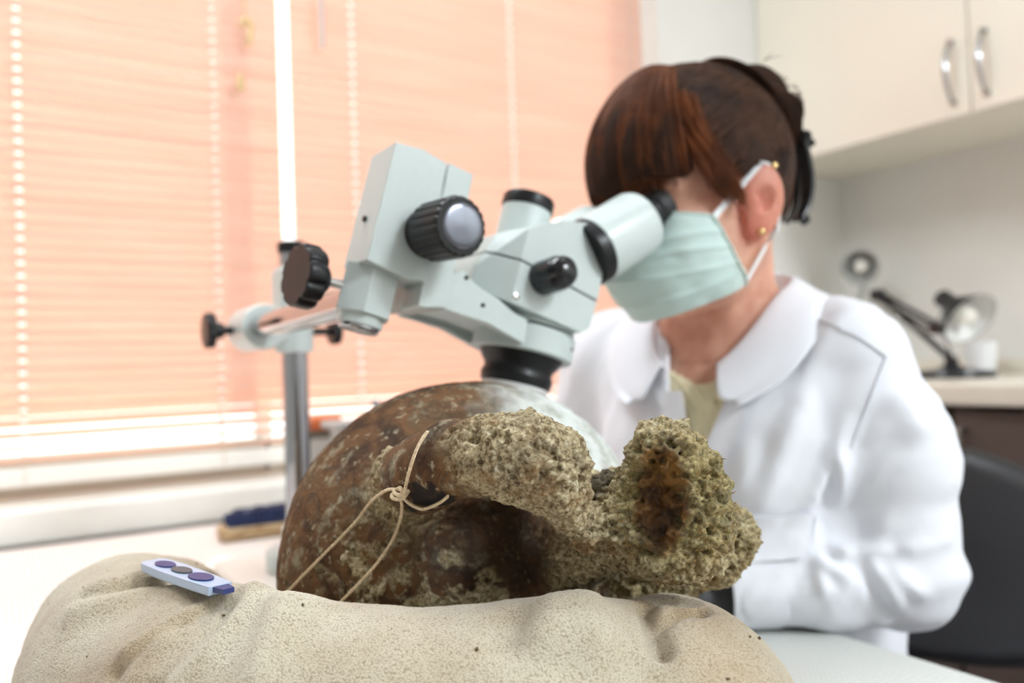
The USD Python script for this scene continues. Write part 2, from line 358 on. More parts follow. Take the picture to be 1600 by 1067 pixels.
def blind(label, x0, x1, holes, wand):
    t = thing('venetian_blind', label, 'blind', (x0, YB, WZ0), group=None)
    rng = np.random.default_rng(int(x0 * 100) + 500); z0 = 0.868; n = int((2.085 - z0) / 0.02)
    for k in range(n):
        tilt = math.radians((18, 24, 32, 42, 52, 60)[k] if k < 6 else 66 + rng.normal(0, 1.2))
        obj('slat', slat(x0, x1, z0 + 0.02 * k + rng.normal(0, 0.0004), tilt, holes), SLAT, t, smooth=30)
    obj('bottom_rail', rbox((x0, YB - .011, 0.826), (x1, YB + .011, 0.856), 0.004), translucent(f'white_rail_{len(used)}', (0.93, 0.92, 0.90), 0.5), t)
    obj('head_rail', rbox((x0, YB - .02, 2.105), (x1, YB + .02, 2.145), 0.003), W_FRAME, t)
    for h in holes:
        obj('ladder_cord', cat(tube([(h, YB - .0125, 0.83), (h, YB - .0125, 2.11)], 0.0008, 6), tube([(h, YB + .0125, 0.83), (h, YB + .0125, 2.11)], 0.0008, 6), tube([(h, YB, 0.83), (h, YB, 2.11)], 0.0010, 6)), CORD, t)
    if wand:
        x = onp(503, 40, 1, YB - .03)[0]
        obj('tilt_wand', cat(cyl((x, YB - .03, onp(506, 76, 1, YB - .03)[2]), (x, YB - .03, 2.09), 0.0045, 12), cyl((x, YB - .03, 2.09), (x, YB - .012, 2.12), 0.003, 10)), LGREY, t)
    else:
        xa = onp(386, 60, 1, YB - .03)
        obj('tilt_cord', cat(tube([(xa[0] - .006, YB - .028, 2.10), (xa[0] - .003, YB - .028, xa[2] + .02)], 0.0012, 6), tube(spline([xa + (-.009, 0, .024), xa + (0, 0, .034), xa + (.008, 0, .02), xa + (.004, 0, 0), xa + (.006, 0, -.012)], 14), 0.0045, 10)), mat('olive_plastic', srgb(196, 176, 120), 0.4), t)
        xb = onp(376, 128, 1, YB - .03)
        obj('tassel', lathe([(.002, .016), (.004, .012), (.0065, -.012), (.005, -.016)], xb, Z, 16), '/World/Looks/olive_plastic', t)
def hx(px, py): return float(onp(px, py, 1, YB)[0])
blind('peach venetian blind left of the bright gap, hanging over the far left pane', -0.60, hx(436, 150), [hx(338, 340) - 0.62, hx(338, 340) - 0.31, hx(338, 340)], False)
blind('peach venetian blind right of the bright gap, behind microscope and woman', hx(453, 150), 1.372, [hx(556, 300), hx(799, 150), hx(983, 80)], True)

# cabinets, worktop ---------------------------------------------------------
XC = 1.733
c = thing('wall_cabinet', 'cream wall cabinet with two glossy doors hung above the worktop', 'cabinet', (XC, 0.957, 1.487))
obj('body', cat(box((XC + .02, 0.432, 1.487), (XR, YW, 1.505)), box((XC + .02, 0.432, 1.505), (XC + .3, 0.45, 2.25)), box((XC + .02, YW - .018, 1.505), (XR, YW, 2.25)), box((XR - .02, 0.432, 1.505), (XR, YW, 2.25)), box((XC + .02, 0.432, 2.25), (XR, YW, 2.268))), CREAM, c, smooth=False)
for y0, y1, hy in ((0.9585, YW - .003, 0.993), (0.434, 0.9555, 0.923)):
    d = obj('door', rbox((XC, y0, 1.487), (XC + .019, y1, 2.265), 0.0015), CREAM, c)
    z0, z1 = 1.516, 1.646; zz = np.linspace(0, 1, 25)
    pts = np.stack([XC - .006 - .022 * np.sin(np.pi * zz) ** 0.7, np.full(25, hy), z0 + (z1 - z0) * zz], -1)
    obj('handle', cat(tube(pts, 0.003 + 0.0028 * np.sin(np.pi * zz), 12), cyl((XC, hy, z0), (XC - .009, hy, z0), 0.0065, 16), cyl((XC, hy, z1), (XC - .009, hy, z1), 0.0065, 16)), CHROME, d, smooth=60, label='polished bow handle')
wt = obj('worktop', rbox((1.454, -0.7, 0.894), (XR, YW, 0.932), 0.004), WORK, smooth=30)
tag(stage.GetPrimAtPath(wt), 'pale beige worktop along the right wall carrying the desk lamps', 'worktop')
bl = obj('backsplash', rbox((XR - .014, -0.7, 0.932), (XR, YW, 0.967), 0.003), WORK, smooth=30); tag(stage.GetPrimAtPath(bl), 'low pale upstand strip where worktop meets the right wall', 'backsplash')
for i, (y0, y1, lab) in enumerate(((0.886, 1.51, 'dark brown base cabinet under the worktop in the window corner'), (0.28, 0.880, 'dark brown base cabinet with steel bar handle seen above the black chair'))):
    b = thing('base_cabinet', lab, 'cabinet', (1.48, y0, 0))
    obj('body', cat(box((1.50, y0, 0.1), (XR - .002, y0 + .018, 0.894)), box((1.50, y1 - .018, 0.1), (XR - .002, y1, 0.894)), box((1.50, y0, 0.1), (XR - .002, y1, 0.118)), box((XR - .022, y0, 0.1), (XR - .002, y1, 0.894))), BROWN, b, smooth=False)
    obj('plinth', box((1.53, y0, 0), (XR - .002, y1, 0.1)), BLACK, b, smooth=False)
    d = obj('door', rbox((1.48, y0 + .002, 0.11), (1.499, y1 - .002, 0.884), 0.0015), BROWN, b)
    hy = y1 - .022 if i else y0 + .03; z0, z1 = 0.74, 0.855
    obj('handle', cat(rbox((1.452, hy - .006, z0), (1.458, hy + .006, z1), 0.002), rbox((1.455, hy - .005, z0), (1.481, hy + .005, z0 + .008), 0.002), rbox((1.455, hy - .005, z1 - .008), (1.481, hy + .005, z1), 0.002)), STEEL, d, smooth=30, label='brushed steel bar handle')

# ceiling light fittings around the lamps, one of them added over the table
for (p, s) in LAMPS:
    t = thing('ceiling_light', None, None, p)
    tag(stage.GetPrimAtPath(t), 'recessed ceiling light fitting ' + ('in the front right corner of the room' if p[1] < 0 else 'added over the left of the work table to whiten it' if p[0] < 0 else 'over the woman'), 'light')
    obj('housing', box((p[0] - s[0] / 2 - .02, p[1] - s[1] / 2 - .02, p[2] + .01), (p[0] + s[0] / 2 + .02, p[1] + s[1] / 2 + .02, ZC)), W_FRAME, t, smooth=False)

# lamps on the worktop ---------------------------------------------------------
ENAM = mat('black_enamel', (0.01, 0.011, 0.014), 0.25)
INN = mat('white_enamel_inside', srgb(226, 226, 224), 0.35)
BULB = mat('frosted_bulb', srgb(240, 238, 230), 0.3)
def shade(base, axis, prof, th=0.0012):
    inner = [(max(r - th, 1e-4), h + (th if i == 0 else 0)) for i, (r, h) in enumerate(prof)]
    a, b, d = frame(axis); pr = prof + inner[::-1]
    seg = 40; t = np.linspace(0, 2 * np.pi, seg, endpoint=False); P = np.array(pr)
    v = (np.asarray(base) + P[:, 1][:, None, None] * d + P[:, 0][:, None, None] * (np.cos(t)[None, :, None] * a + np.sin(t)[None, :, None] * b)).reshape(-1, 3)
    f = [q for i in range(len(pr) - 1) for j in range(seg) for q in ((i * seg + j, i * seg + (j + 1) % seg, (i + 1) * seg + (j + 1) % seg), (i * seg + j, (i + 1) * seg + (j + 1) % seg, (i + 1) * seg + j))]
    return trimesh.Trimesh(v, np.array(f), process=False)
bp = np.array([1.79, 1.06, 0.932])
l = thing('desk_lamp', 'black articulated desk lamp with cone shade on the worktop behind shoulder', 'lamp', bp)
elbow = at(1371, 461, 1.96); wrist = at(1466, 513, 1.83); cap = at(1473, 466, 1.83); mouth = at(1517, 499, 1.76)
obj('base', lathe([(.001, 0), (.085, 0), (.088, .006), (.085, .014), (.03, .02), (.014, .03), (.014, .045), (.001, .045)], bp, Z, 48), ENAM, l)
obj('lower_arm', cat(cyl(bp + (.007, 0, .04), elbow + (.007, 0, 0), 0.0045, 12), cyl(bp + (-.007, 0, .04), elbow + (-.007, 0, 0), 0.0045, 12)), ENAM, l)
obj('upper_arm', cat(rbox(np.minimum(elbow, elbow) - .014, elbow + .014, 0.006), tube([elbow + (.006, 0, .006), wrist + (.006, 0, .006)], 0.006, 10), tube([elbow + (-.006, 0, -.008), wrist + (-.006, 0, -.008)], 0.005, 10), cyl(wrist + (-.014, 0, 0), wrist + (.014, 0, 0), 0.014, 20)), ENAM, l)
k = np.arange(240); sp = (elbow * .75 + wrist * .25) + (0, 0, -.03); sq = elbow * .25 + bp * .75 + (0, 0, .05)
th = k * 0.9; dd = sq - sp; fa, fb, fd = frame(dd)
obj('spring', tube(sp + (k / 239)[:, None] * dd + 0.004 * (np.cos(th)[:, None] * fa + np.sin(th)[:, None] * fb), 0.0008, 5), STEEL, l)
ax = mouth - cap; L_ = np.linalg.norm(ax)
s_ = obj('shade', shade(cap - ax * .12, ax, [(.001, 0), (.014, .001), (.019, .006), (.020, .035), (.026, .045), (.040, L_ * .75), (.058, L_ * 1.05), (.060, L_ * 1.12)]), ENAM, l)
obj('shade_lining', shade(cap - ax * .12, ax, [(.004, .04), (.024, .047), (.038, L_ * .75), (.0565, L_ * 1.05), (.0585, L_ * 1.115)], 0.0004), INN, s_, label='pale inside of the shade')
obj('bulb', lathe([(.001, 0), (.012, .0), (.013, .02), (.022, .045), (.019, .062), (.001, .07)], cap + ax * .25, ax, 24), BULB, s_)
obj('bracket', tube(spline([wrist, wrist + (-.01, -.01, .02), cap + (-.012, -.01, -.02), cap + (-.004, -.004, .0)], 16), 0.004, 8), STEEL, l)
lc = bp + (-.05, -.06, .005)
obj('power_cord', tube(spline([wrist + (0, 0, -.01), wrist + (-.01, -.03, -.05), wrist + (0, -.05, -.09), (bp[0] - .02, bp[1] - .05, .947), (bp[0] + .02, bp[1] - .02, .947)], 40), 0.0022, 7), ENAM, l)
gb = np.array([1.93, 1.40, 0.932]); gh = at(1345, 417, 2.16)
g = thing('desk_lamp', 'grey desk lamp with round reflector in the corner of the worktop', 'lamp', gb)
SIL = mat('grey_metal_paint', srgb(176, 178, 174), 0.4, 0.1)
fa = EYE - gh + (-.2, .3, -.5)
obj('base', lathe([(.001, 0), (.07, 0), (.072, .008), (.06, .014), (.008, .022), (.008, .03), (.001, .03)], gb, Z, 40), SIL, g)
obj('stem', tube(spline([gb + (0, 0, .025), gb + (0, 0, .16), gh - fa / np.linalg.norm(fa) * .06 + (0, 0, -.04), gh - fa / np.linalg.norm(fa) * .03], 24), 0.006, 10), SIL, g)
s_ = obj('shade', shade(gh - fa / np.linalg.norm(fa) * .05, fa, [(.001, 0), (.02, .002), (.024, .02), (.034, .032), (.046, .055), (.047, .06)]), SIL, g)
obj('bulb', lathe([(.001, 0), (.012, .0), (.014, .012), (.018, .026), (.012, .038), (.001, .042)], gh - fa / np.linalg.norm(fa) * .035, fa, 24), BULB, s_)
cu = np.array([1.95, 1.085, 0.932])
p = thing('white_cup', 'white plastic cup standing behind the black lamp shade', 'cup', cu)
obj('cup_body', shade(cu, Z, [(.002, 0), (.028, 0), (.030, .004), (.036, .075), (.037, .077)]), WHITEP, p)

# table ---------------------------------------------------------
TX0, TX1, TY0, TY1, TZ = -1.0, 0.65, 0.05, 1.488, 0.74
def cover_mat(name, lo, hi, sx, sy, dist):
    nodes = {'g': ('geometry', {}), 'p': ('principled_bsdf', {'roughness': 0.75}),
             'w1': ('wave_texture', {'bands_direction': 'x', 'scale': sx, 'distortion': 1.2, 'detail': 1, 'detail_scale': 2}),
             'w2': ('wave_texture', {'bands_direction': 'y', 'scale': sy, 'distortion': 1.2, 'detail': 1, 'detail_scale': 2}), 'a': ('math', {'math_type': 'multiply'}),
             'r': ('rgb_ramp', {'ramp': [(0.0, lo), (0.5, hi)]}), 'b': ('bump', {'strength': 0.6, 'distance': dist})}
    usdkit.material(stage, '/World/Looks/' + name, nodes, [('g.position', 'w1.vector'), ('g.position', 'w2.vector'), ('w1.fac', 'a.value1'), ('w2.fac', 'a.value2'), ('a.value', 'r.fac'), ('r.color', 'p.base_color'), ('a.value', 'b.height'), ('b.normal', 'p.normal')], surface='p.BSDF')
    return '/World/Looks/' + name
COVER = cover_mat('embossed_table_cover', srgb(196, 198, 194), srgb(214, 216, 212), 55, 55, .0010)
KNIT = cover_mat('white_knit', srgb(226, 208, 198), srgb(250, 249, 246), 48, 62, .0016)
t = thing('table', 'white work table under the window carrying microscope, pillow and artifact', 'table', ((TX0 + TX1) / 2, (TY0 + TY1) / 2, 0))
obj('tabletop', rbox((TX0, TY0, TZ - .034), (TX1, TY1, TZ - .004), 0.003), W_FRAME, t)
obj('apron', cat(*[box(a, b) for a, b in (((TX0 + .05, TY0 + .05, .63), (TX1 - .05, TY0 + .07, .706)), ((TX0 + .05, TY1 - .07, .63), (TX1 - .05, TY1 - .05, .706)), ((TX0 + .05, TY0 + .07, .63), (TX0 + .07, TY1 - .07, .706)), ((TX1 - .07, TY0 + .07, .63), (TX1 - .05, TY1 - .07, .706)))]), W_FRAME, t, smooth=False)
for x in (TX0 + .04, TX1 - .09):
    for y in (TY0 + .04, TY1 - .09): obj('leg', rbox((x, y, 0), (x + .05, y + .05, .706), .004), W_FRAME, t)
# a cover sheet lying over the top, hanging a little over the edges
def cover():
    nx, ny = 90, 80; e = 0.012
    def prof(n, lo, hi):
        s = np.linspace(0, 1, n); x = lo + (hi - lo) * s
        return np.r_[lo - .004, lo - .004, lo - .002, x[1:-1], hi + .002, hi + .004, hi + .004], np.r_[.05, .008, .001, np.zeros(n - 2), .001, .008, .05]
    X, dx = prof(nx, TX0, TX1); Y, dy = prof(ny, TY0, TY1); G, H = np.meshgrid(X, Y, indexing='ij'); D, E_ = np.meshgrid(dx, dy, indexing='ij')
    dz = np.maximum(D, E_); P = np.stack([G, H, TZ - dz], -1)
    P[..., 2] -= 0.0012 * FB(P, 0.16, 2, 5) * (dz < .0005)
    n0, n1 = P.shape[:2]; v = P.reshape(-1, 3); i, j = np.meshgrid(np.arange(n0 - 1), np.arange(n1 - 1), indexing='ij')
    q = np.stack([i * n1 + j, (i + 1) * n1 + j, (i + 1) * n1 + j + 1, i * n1 + j + 1], -1).reshape(-1, 4); f = np.vstack([q[:, [0, 1, 2]], q[:, [0, 2, 3]]])
    return np.vstack([v, v - (0, 0, .0016)]), np.vstack([f, f[:, ::-1] + len(v)])
cv = obj('table_cover', cover(), COVER, smooth=50); tag(stage.GetPrimAtPath(cv), 'pale grey embossed cover spread over the whole work table', 'tablecloth')
kx, ky = np.linspace(-.94, .42, 60), np.linspace(.12, 1.475, 70); KX, KY = np.meshgrid(kx, ky, indexing='ij'); KP = np.stack([KX, KY, 0 * KX + TZ + .0022], -1); KP[..., 2] += .0012 * FB(KP, .09, 3, 15)
v = KP.reshape(-1, 3); i, j = np.meshgrid(np.arange(59), np.arange(69), indexing='ij'); a = (i * 70 + j).ravel(); q = np.stack([a, a + 70, a + 71, a + 1], 1); n = len(v); lowv = v.copy(); lowv[:, 2] = TZ + .0008
rim = [(k + 1, k) for k in range(69)] + [(59 * 70 + k, 59 * 70 + k + 1) for k in range(69)] + [(k * 70, (k + 1) * 70) for k in range(59)] + [((k + 1) * 70 + 69, k * 70 + 69) for k in range(59)]
kn_ = obj('knitted_mat', (np.vstack([v, lowv]), np.vstack([q[:, [0, 1, 2]], q[:, [0, 2, 3]], q[:, [0, 2, 1]] + n, q[:, [0, 3, 2]] + n] + [[(a, b, b + n), (a, b + n, a + n)] for a, b in rim])), KNIT, smooth=50)
tag(stage.GetPrimAtPath(kn_), 'white ribbed knitted mat spread under pillow and microscope base on the left of the table', 'mat')

# ------------------------------------------------------------------ microscope on its boom stand
TH = math.radians(16); MO = np.array([0.4048, 0.0, 1.0313]); CT, ST = math.cos(TH), math.sin(TH)
EU, EV = np.array([CT, 0, -ST]), np.array([ST, 0, CT])
def m_(u, y, v): return MO + u * EU + v * EV + np.array([0, y, 0])
def mp(poly, y0, y1): return extr(poly, MO, EU, EV, -y1, -y0)        # EU x EV = -y
YS = 0.604
ms = thing('stereo_microscope', 'pale grey stereo microscope on a chrome boom stand over the encrusted artifact', 'microscope', (0.36, 1.0, TZ))
px_, py_ = 0.300, 0.985
obj('base_plate', rbox((0.222, 0.745, TZ + .003), (0.52, 1.10, TZ + .024), 0.006), PLATE, ms)
obj('post_flange', lathe([(.001, 0), (.038, 0), (.04, .003), (.04, .022), (.036, .026), (.021, .028), (.020, .05), (.001, .05)], (px_, py_, TZ + .024), Z), GREY2, ms)
obj('post', cyl((px_, py_, TZ + .03), (px_, py_, 1.14), 0.0155, 48, .001), CHROME, ms)
obj('post_cap', lathe([(.001, 0), (.0165, 0), (.017, .002), (.017, .012), (.0145, .014), (.001, .014)], (px_, py_, 1.139), Z), BLACK, ms)
cl = obj('cross_clamp', cat(rbox((px_ - .021, py_ - .024, 1.065), (px_ + .021, py_ + .022, 1.122), .006), cyl((px_, py_, 1.02), (px_, py_, 1.066), .0225, 40, .002), rbox((0.252, py_ - .02, 1.032), (px_, py_ + .02, 1.072), .006),
    lathe([(.0145, 0), (.0245, 0), (.026, .002), (.026, .078), (.0245, .08), (.001, .08)], (0.258, 0.955, 1.05), (0, 1, 0), 48)), GREY2, ms)
obj('clamp_knob', cat(cyl((0.238, 1.0, 1.048), (0.212, 1.0, 1.048), .005, 16), cyl((0.222, 1.0, 1.048), (0.209, 1.0, 1.048), .009, 20, .002), scalloped((0.211, 1.0, 1.048), (0.200, 1.0, 1.048), .021, 8, .09)), BLACK, ms)
obj('clamp_knob', cat(cyl((px_ + .02, .985, 1.045), (px_ + .045, .985, 1.045), .005, 16), scalloped((px_ + .045, .985, 1.045), (px_ + .056, .985, 1.045), .017, 8, .09)), BLACK, ms)
be = m_(-.166, .60, -.026)
obj('boom', cyl((0.258, 1.03, 1.05), be, .0135, 40, .001), CHROME, ms)
hx6 = [m_(-.1705 + .0225 * math.cos(a), .585 + .0225 * math.sin(a), v) for v in (-.006, -.042) for a in np.radians(np.arange(6) * 60 + 12)]
obj('pin_clamp', cat(hull(hx6), lathe([(.001, 0), (.0165, 0), (.017, .002), (.017, .008), (.001, .008)], m_(-.1705, .585, -.05), EV, 40)), GREY, ms)
obj('mounting_pin', lathe([(.001, 0), (.0145, 0), (.0155, .0012), (.0155, .007), (.0145, .008), (.001, .008)], m_(-.1705, .585, -.0535), EV, 40), CHROME, ms)
k0 = m_(-.188, .583, -.024); kd = -EU * .9 + np.array([0, -.15, 0]) - EV * .1; kd /= np.linalg.norm(kd)
obj('lock_knob', cat(scalloped(k0 + kd * .026, k0 + kd * .041, .0235, 9, .09, 144, .003), cyl(k0 + kd * .017, k0 + kd * .028, .0105, 24, .002)), BLACK, ms)
obj('lock_screw', cyl(k0 - kd * .006, k0 + kd * .018, .0035, 14), STEEL, ms)
fb = obj('focus_block', mp([(-.1865, .0840), (-.1640, .0868), (-.1440, .0840), (-.1405, .0330), (-.1390, -.0085), (-.1525, -.0110), (-.1870, -.0068)], .556, .603), GREY, ms)
obj('grub_screw', cyl(m_(-.1890, .58, .028), m_(-.1865, .58, .028), .0024, 12), BLACK, fb)
obj('pin_screw', lathe([(.001, 0), (.006, 0), (.006, .0015), (.001, .0025)], m_(-.1640, .579, .0850), EV, 24), CHROME, fb)
obj('slide_plate', mp([(-.1400, .0868), (-.1182, .0858), (-.1150, -.021), (-.1330, -.0262), (-.1385, -.0262)], .5605, .597), GREY, ms)
kn = obj('focus_knob', cat(scalloped(m_(-.1455, .549, .0268), m_(-.1410, .512, .0273), .0222, 20, .05, 240, .003), cyl(m_(-.1460, .558, .0268), m_(-.1455, .548, .0268), .019, 40)), BLACK, ms)
obj('knob_cap', lathe([(.001, 0), (.0165, 0), (.0165, .0012), (.0150, .0022), (.012, .0026), (.001, .003)], m_(-.1410, .512, .0273), (0, -1, 0), 48), mat('satin_aluminium', (0.16, 0.17, 0.20), 0.18, 1.0, bump=.1, bscale=300, bdist=.0003), kn, smooth=40, label='shiny metal cap of the knob')
kn2 = obj('focus_knob', cat(scalloped(m_(-.1455, .603, .0268), m_(-.1455, .640, .0268), .0222, 20, .05, 240, .003)), BLACK, ms)
obj('rack_block', cat(mp([(-.1340, .003), (-.1170, .002), (-.1130, -.0215), (-.1320, -.0262)], .570, .632)), mat('shaded_grey_paint', srgb(170, 172, 166), .5, bevel=.001), ms)  # microscope enamel with the recess shade put into its colour
obj('rack_screw', cat(cyl(m_(-.1345, .590, -.010), m_(-.131, .590, -.010), .0055, 20), cyl(m_(-.1358, .582, -.014), m_(-.131, .582, -.014), .003, 16)), STEEL, ms)
arm = obj('arm', cat(mp([(-.1215, .0005), (-.1090, .0118), (-.1030, .0078), (-.0980, .0045), (-.0900, .0015), (-.0730, -.0022), (-.0560, -.0085), (-.0430, -.0105), (-.0420, -.0300), (-.0780, -.0228), (-.1172, -.0229)], .5610, .5700),
    mp([(-.1215, .0005), (-.1090, .0118), (-.1030, .0078), (-.0980, .0045), (-.0900, .0015), (-.0730, -.0022), (-.0560, -.0085), (-.0430, -.0105), (-.0420, -.0300), (-.0780, -.0228), (-.1172, -.0229)], .6380, .6470),
    mp([(-.1180, -.002), (-.0950, -.001), (-.0730, -.005), (-.0430, -.012), (-.0430, -.0200), (-.0780, -.0170), (-.1172, -.0180)], .5690, .6390)), GREY, ms)
for u, v in ((-.0855, -.0105), (-.1045, .0060)): obj('grub_screw', cyl(m_(u, .5612, v), m_(u, .5600, v), .0017, 12), BLACK, arm)
uc = -.0165
rg = obj('mounting_ring', lathe([(.001, 0), (.0425, 0), (.0438, .0012), (.0438, .0205), (.0428, .0218), (.001, .0218)], m_(uc, YS, -.0325), EV, 72), GREY, ms)
ra = math.radians(-38); obj('grub_screw', cyl(m_(uc + .0432 * math.sin(-ra), YS - .0432 * math.cos(ra), -.0205), m_(uc + .0445 * math.sin(-ra), YS - .0445 * math.cos(ra), -.0205), .0017, 12), BLACK, rg)
ob = obj('objective', lathe([(.001, 0), (.0290, 0), (.0300, .001), (.0312, .006), (.0312, .009), (.0296, .012), (.0300, .016), (.0330, .020), (.0385, .029), (.0392, .031), (.001, .031)], m_(uc, YS, -.0590), EV, 72), BLACK, ms)
obj('lens_ring', lathe([(.024, .004), (.024, 0), (.0285, 0), (.0290, .001), (.0290, .0045), (.024, .0045)], m_(uc, YS, -.0622), EV, 72), mat('white_ring', srgb(214, 214, 212), .35), ob, label='pale ring at the lens end')
obj('collar', lathe([(.001, 0), (.0350, 0), (.0350, .010), (.001, .010)], m_(uc, YS, -.0120), EV, 60), BLACK, ms)
# zoom body: one rounded wedge parted by a seam
bf = [(-.0640, -.0020), (.0080, -.0075), (.0155, -.0010), (.0185, .0255), (.0185, .0500), (.0120, .0630), (-.0010, .0855), (-.0330, .0775), (-.0625, .0605)]
bb = [(-.0885, .0040), (-.0895, .0220), (-.0770, .0545)]
pts = [m_(u * s + (1 - s) * uc, y, v) for y, s in ((.5570, .985), (.5595, 1.0), (.6490, 1.0), (.6510, .985)) for u, v in bf] + [m_(u, y, v) for y in (.581, .629) for u, v in bb]
hb = hull(pts); hbm = m3.Manifold(m3.Mesh(np.asarray(hb.vertices, np.float32), np.asarray(hb.faces, np.uint32)))
sn = EU * .13 + EV; sn /= np.linalg.norm(sn); so = float(m_(-.064, 0, .0335) @ sn)
obj('zoom_body', hbm.trim_by_plane([float(-a) for a in sn], -so + .0009), GREY, ms, smooth=25)
obj('upper_housing', hbm.trim_by_plane([float(a) for a in sn], so + .0009), GREY, ms, smooth=25)
obj('seam_gasket', m3.Manifold.batch_hull([hbm.scale((1, 1, 1))]).trim_by_plane([float(-a) for a in sn], -so - .0006).trim_by_plane([float(a) for a in sn], so - .0006).translate(tuple(float(-.02 * x) for x in (EU * 0))) if False else hull([p_ for p_ in arr(hbm.trim_by_plane([float(-a) for a in sn], -so - .0006).trim_by_plane([float(a) for a in sn], so - .0006))[0] * .975 + np.array(m_(uc, YS, .03)) * .025]), BLACK, ms)
obj('base_collar', lathe([(.001, 0), (.0405, 0), (.0415, .001), (.0415, .006), (.039, .010), (.001, .010)], m_(uc, YS, -.0085), EV, 72), GREY2, ms)
zk = obj('zoom_knob', lathe([(.001, 0), (.0125, 0), (.0140, .001), (.0140, .0215), (.0132, .0225), (.0132, .0240), (.0125, .0275), (.0105, .0310), (.0065, .0335), (.001, .0345)], m_(-.0395, .5585, .0250), m_(-.0360, .530, .0300) - m_(-.0395, .5585, .0250), 48), BLACK2, ms, smooth=50)
obj('stop_pin', cat(cyl(m_(-.0185, .557, .0300), m_(-.0185, .545, .0300), .0014, 10), cyl(m_(-.0185, .545, .0292), m_(-.0185, .543, .0340), .0022, 10)), BLACK, ms)
obj('body_screw', lathe([(.001, 0), (.003, 0), (.003, .001), (.001, .0016)], m_(-.060, .557, .0035), (0, -1, 0), 16), STEEL, ms)
pd = EV * 1.0 + EU * .02
pt = obj('camera_port', cyl(m_(-.0415, YS, .055), m_(-.0405, YS, .0925), .0218, 48, .001), GREY2, ms)
obj('port_cap', lathe([(.001, -.001), (.0222, -.001), (.0228, 0), (.0228, .0085), (.0215, .0105), (.019, .0112), (.001, .0112)], m_(-.0405, YS, .0925), pd, 48), BLACK, pt, label='black dust cap on the port')
for sgn, yc in ((-1, .573), (1, .636)):
    a0, a1 = m_(.0130, yc, .0680), m_(.0560, yc - .001, .1085); ax = (a1 - a0) / np.linalg.norm(a1 - a0)
    tb = obj('eyepiece_housing', lathe([(.001, 0), (.0295, 0), (.0302, .001), (.0302, .054), (.0285, .0585), (.024, .061), (.001, .061)], a0 + ax * .002, ax, 64), GREY2, ms, smooth=40)
    obj('pivot_joint', lathe([(.001, 0), (.0285, 0), (.0298, .002), (.0298, .012), (.001, .012)], a0 - ax * .0105, ax, 60), BLACK, tb, label='black pivot disc')
    e0 = m_(.0520, yc + sgn * .004, .1080); e1 = m_(.0835, yc + sgn * .005, .1385); ex = (e1 - e0) / np.linalg.norm(e1 - e0)
    ep = obj('eyepiece', lathe([(.001, 0), (.0150, 0), (.0150, .012), (.0165, .013), (.0165, .020), (.0150, .022), (.0148, .024), (.001, .024)], e0, ex, 48), BLACK, ms, smooth=40)
    obj('eye_guard', shade(e0 + ex * .023, ex, [(.0135, 0), (.0150, .001), (.0158, .006), (.0165, .010), (.0172, .012)], .0014), RUBBER, ep, label='soft rubber eyecup')
obj('housing_bridge', rbox(m_(0.004, .585, .050), m_(0.03, .624, .075), .004), GREY, ms)

# ------------------------------------------------------------------ the encrusted amphora
def P(px, py, d): return at(px, py, d)
def rad(px, d): return px * d / FPX
CB = P(735, 862, 0.60); MC = P(1060, 795, 0.44)
ax_a = MC - CB; ax_a[2] *= 0.3; ax_a /= np.linalg.norm(ax_a); ax_c = np.cross(Z, ax_a); ax_c /= np.linalg.norm(ax_c); AX = np.array([ax_a, ax_c, np.cross(ax_a, ax_c)])
hp = [((628, 768), .520, 58), ((640, 752), .492, 58), ((672, 733), .462, 58), ((705, 718), .446, 60), ((760, 712), .432, 60), ((815, 717), .424, 70), ((855, 733), .420, 66), ((880, 770), .424, 46), ((886, 806), .432, 30), ((925, 835), .450, 36)]
HP = [P(*a, d) for a, d, r in hp]; HR = [rad(r, d) for a, d, r in hp]
npk = [((830, 850), .560, 88), ((895, 838), .515, 76), ((945, 812), .485, 80), ((1000, 805), .462, 84)]
NP_ = [P(*a, d) for a, d, r in npk]; NR = [rad(r, d) for a, d, r in npk]
lump = [((1022, 708), .442, 46), ((1056, 712), .440, 50), ((1080, 760), .438, 60), ((1095, 820), .436, 52), ((1080, 862), .438, 52), ((1045, 876), .440, 44), ((1015, 838), .446, 46), ((1015, 770), .448, 46)]
LP = [(P(*a, d), rad(r * 1.08, d)) for a, d, r in lump]
lo2 = [((985, 895), .535, 34), ((1060, 895), .530, 36), ((1126, 878), .520, 38), ((1148, 842), .520, 38), ((1142, 815), .524, 32)]
QP = [P(*a, d) for a, d, r in lo2]; QR = [rad(r, d) for a, d, r in lo2]
cavity = (P(1030, 795, .412), rad(44, .42))
HOL = P(765, 872, .478)
def f_body(p):
    e = sd_ell(p, CB, AX, (0.106, 0.138, 0.123)); nk = sd_chain(p, NP_[:2], NR[:2]); e = smin(e, nk, 0.02)
    return smax(e, -sd_ell(p, HOL, np.stack([RT, UP, FW]), (.048, .036, .048)), .010)          # the hollow of the shoulder under the handle
def f_neck(p):
    n = sd_chain(p, NP_, NR); l = None
    for c, r in LP:
        d = np.linalg.norm(p - c, axis=-1) - r; l = d if l is None else smin(l, d, 0.012)
    d = smin(n, l, 0.010); q = (p - cavity[0]); q = np.stack([q @ RT / .8, q @ UP / 1.7, q @ FW], -1)
    return smax(d, cavity[1] - np.linalg.norm(q, axis=-1), 0.008)
def f_h1(p): return sd_chain(p, HP, HR, 0.006)
def f_h2(p): return sd_chain(p, QP, QR, 0.006)
def f_amph(p):
    b, n, h, q = f_body(p), f_neck(p), f_h1(p), f_h2(p)
    return np.maximum(smin(smin(smin(b, n, 0.012), h, 0.007), q, 0.01), TZ + 0.004 - p[..., 2])
lo = np.minimum(CB - .175, MC - .1); hi = np.maximum(CB + .175, MC + .1); lo[2] = TZ - .004; hi[2] = 1.02
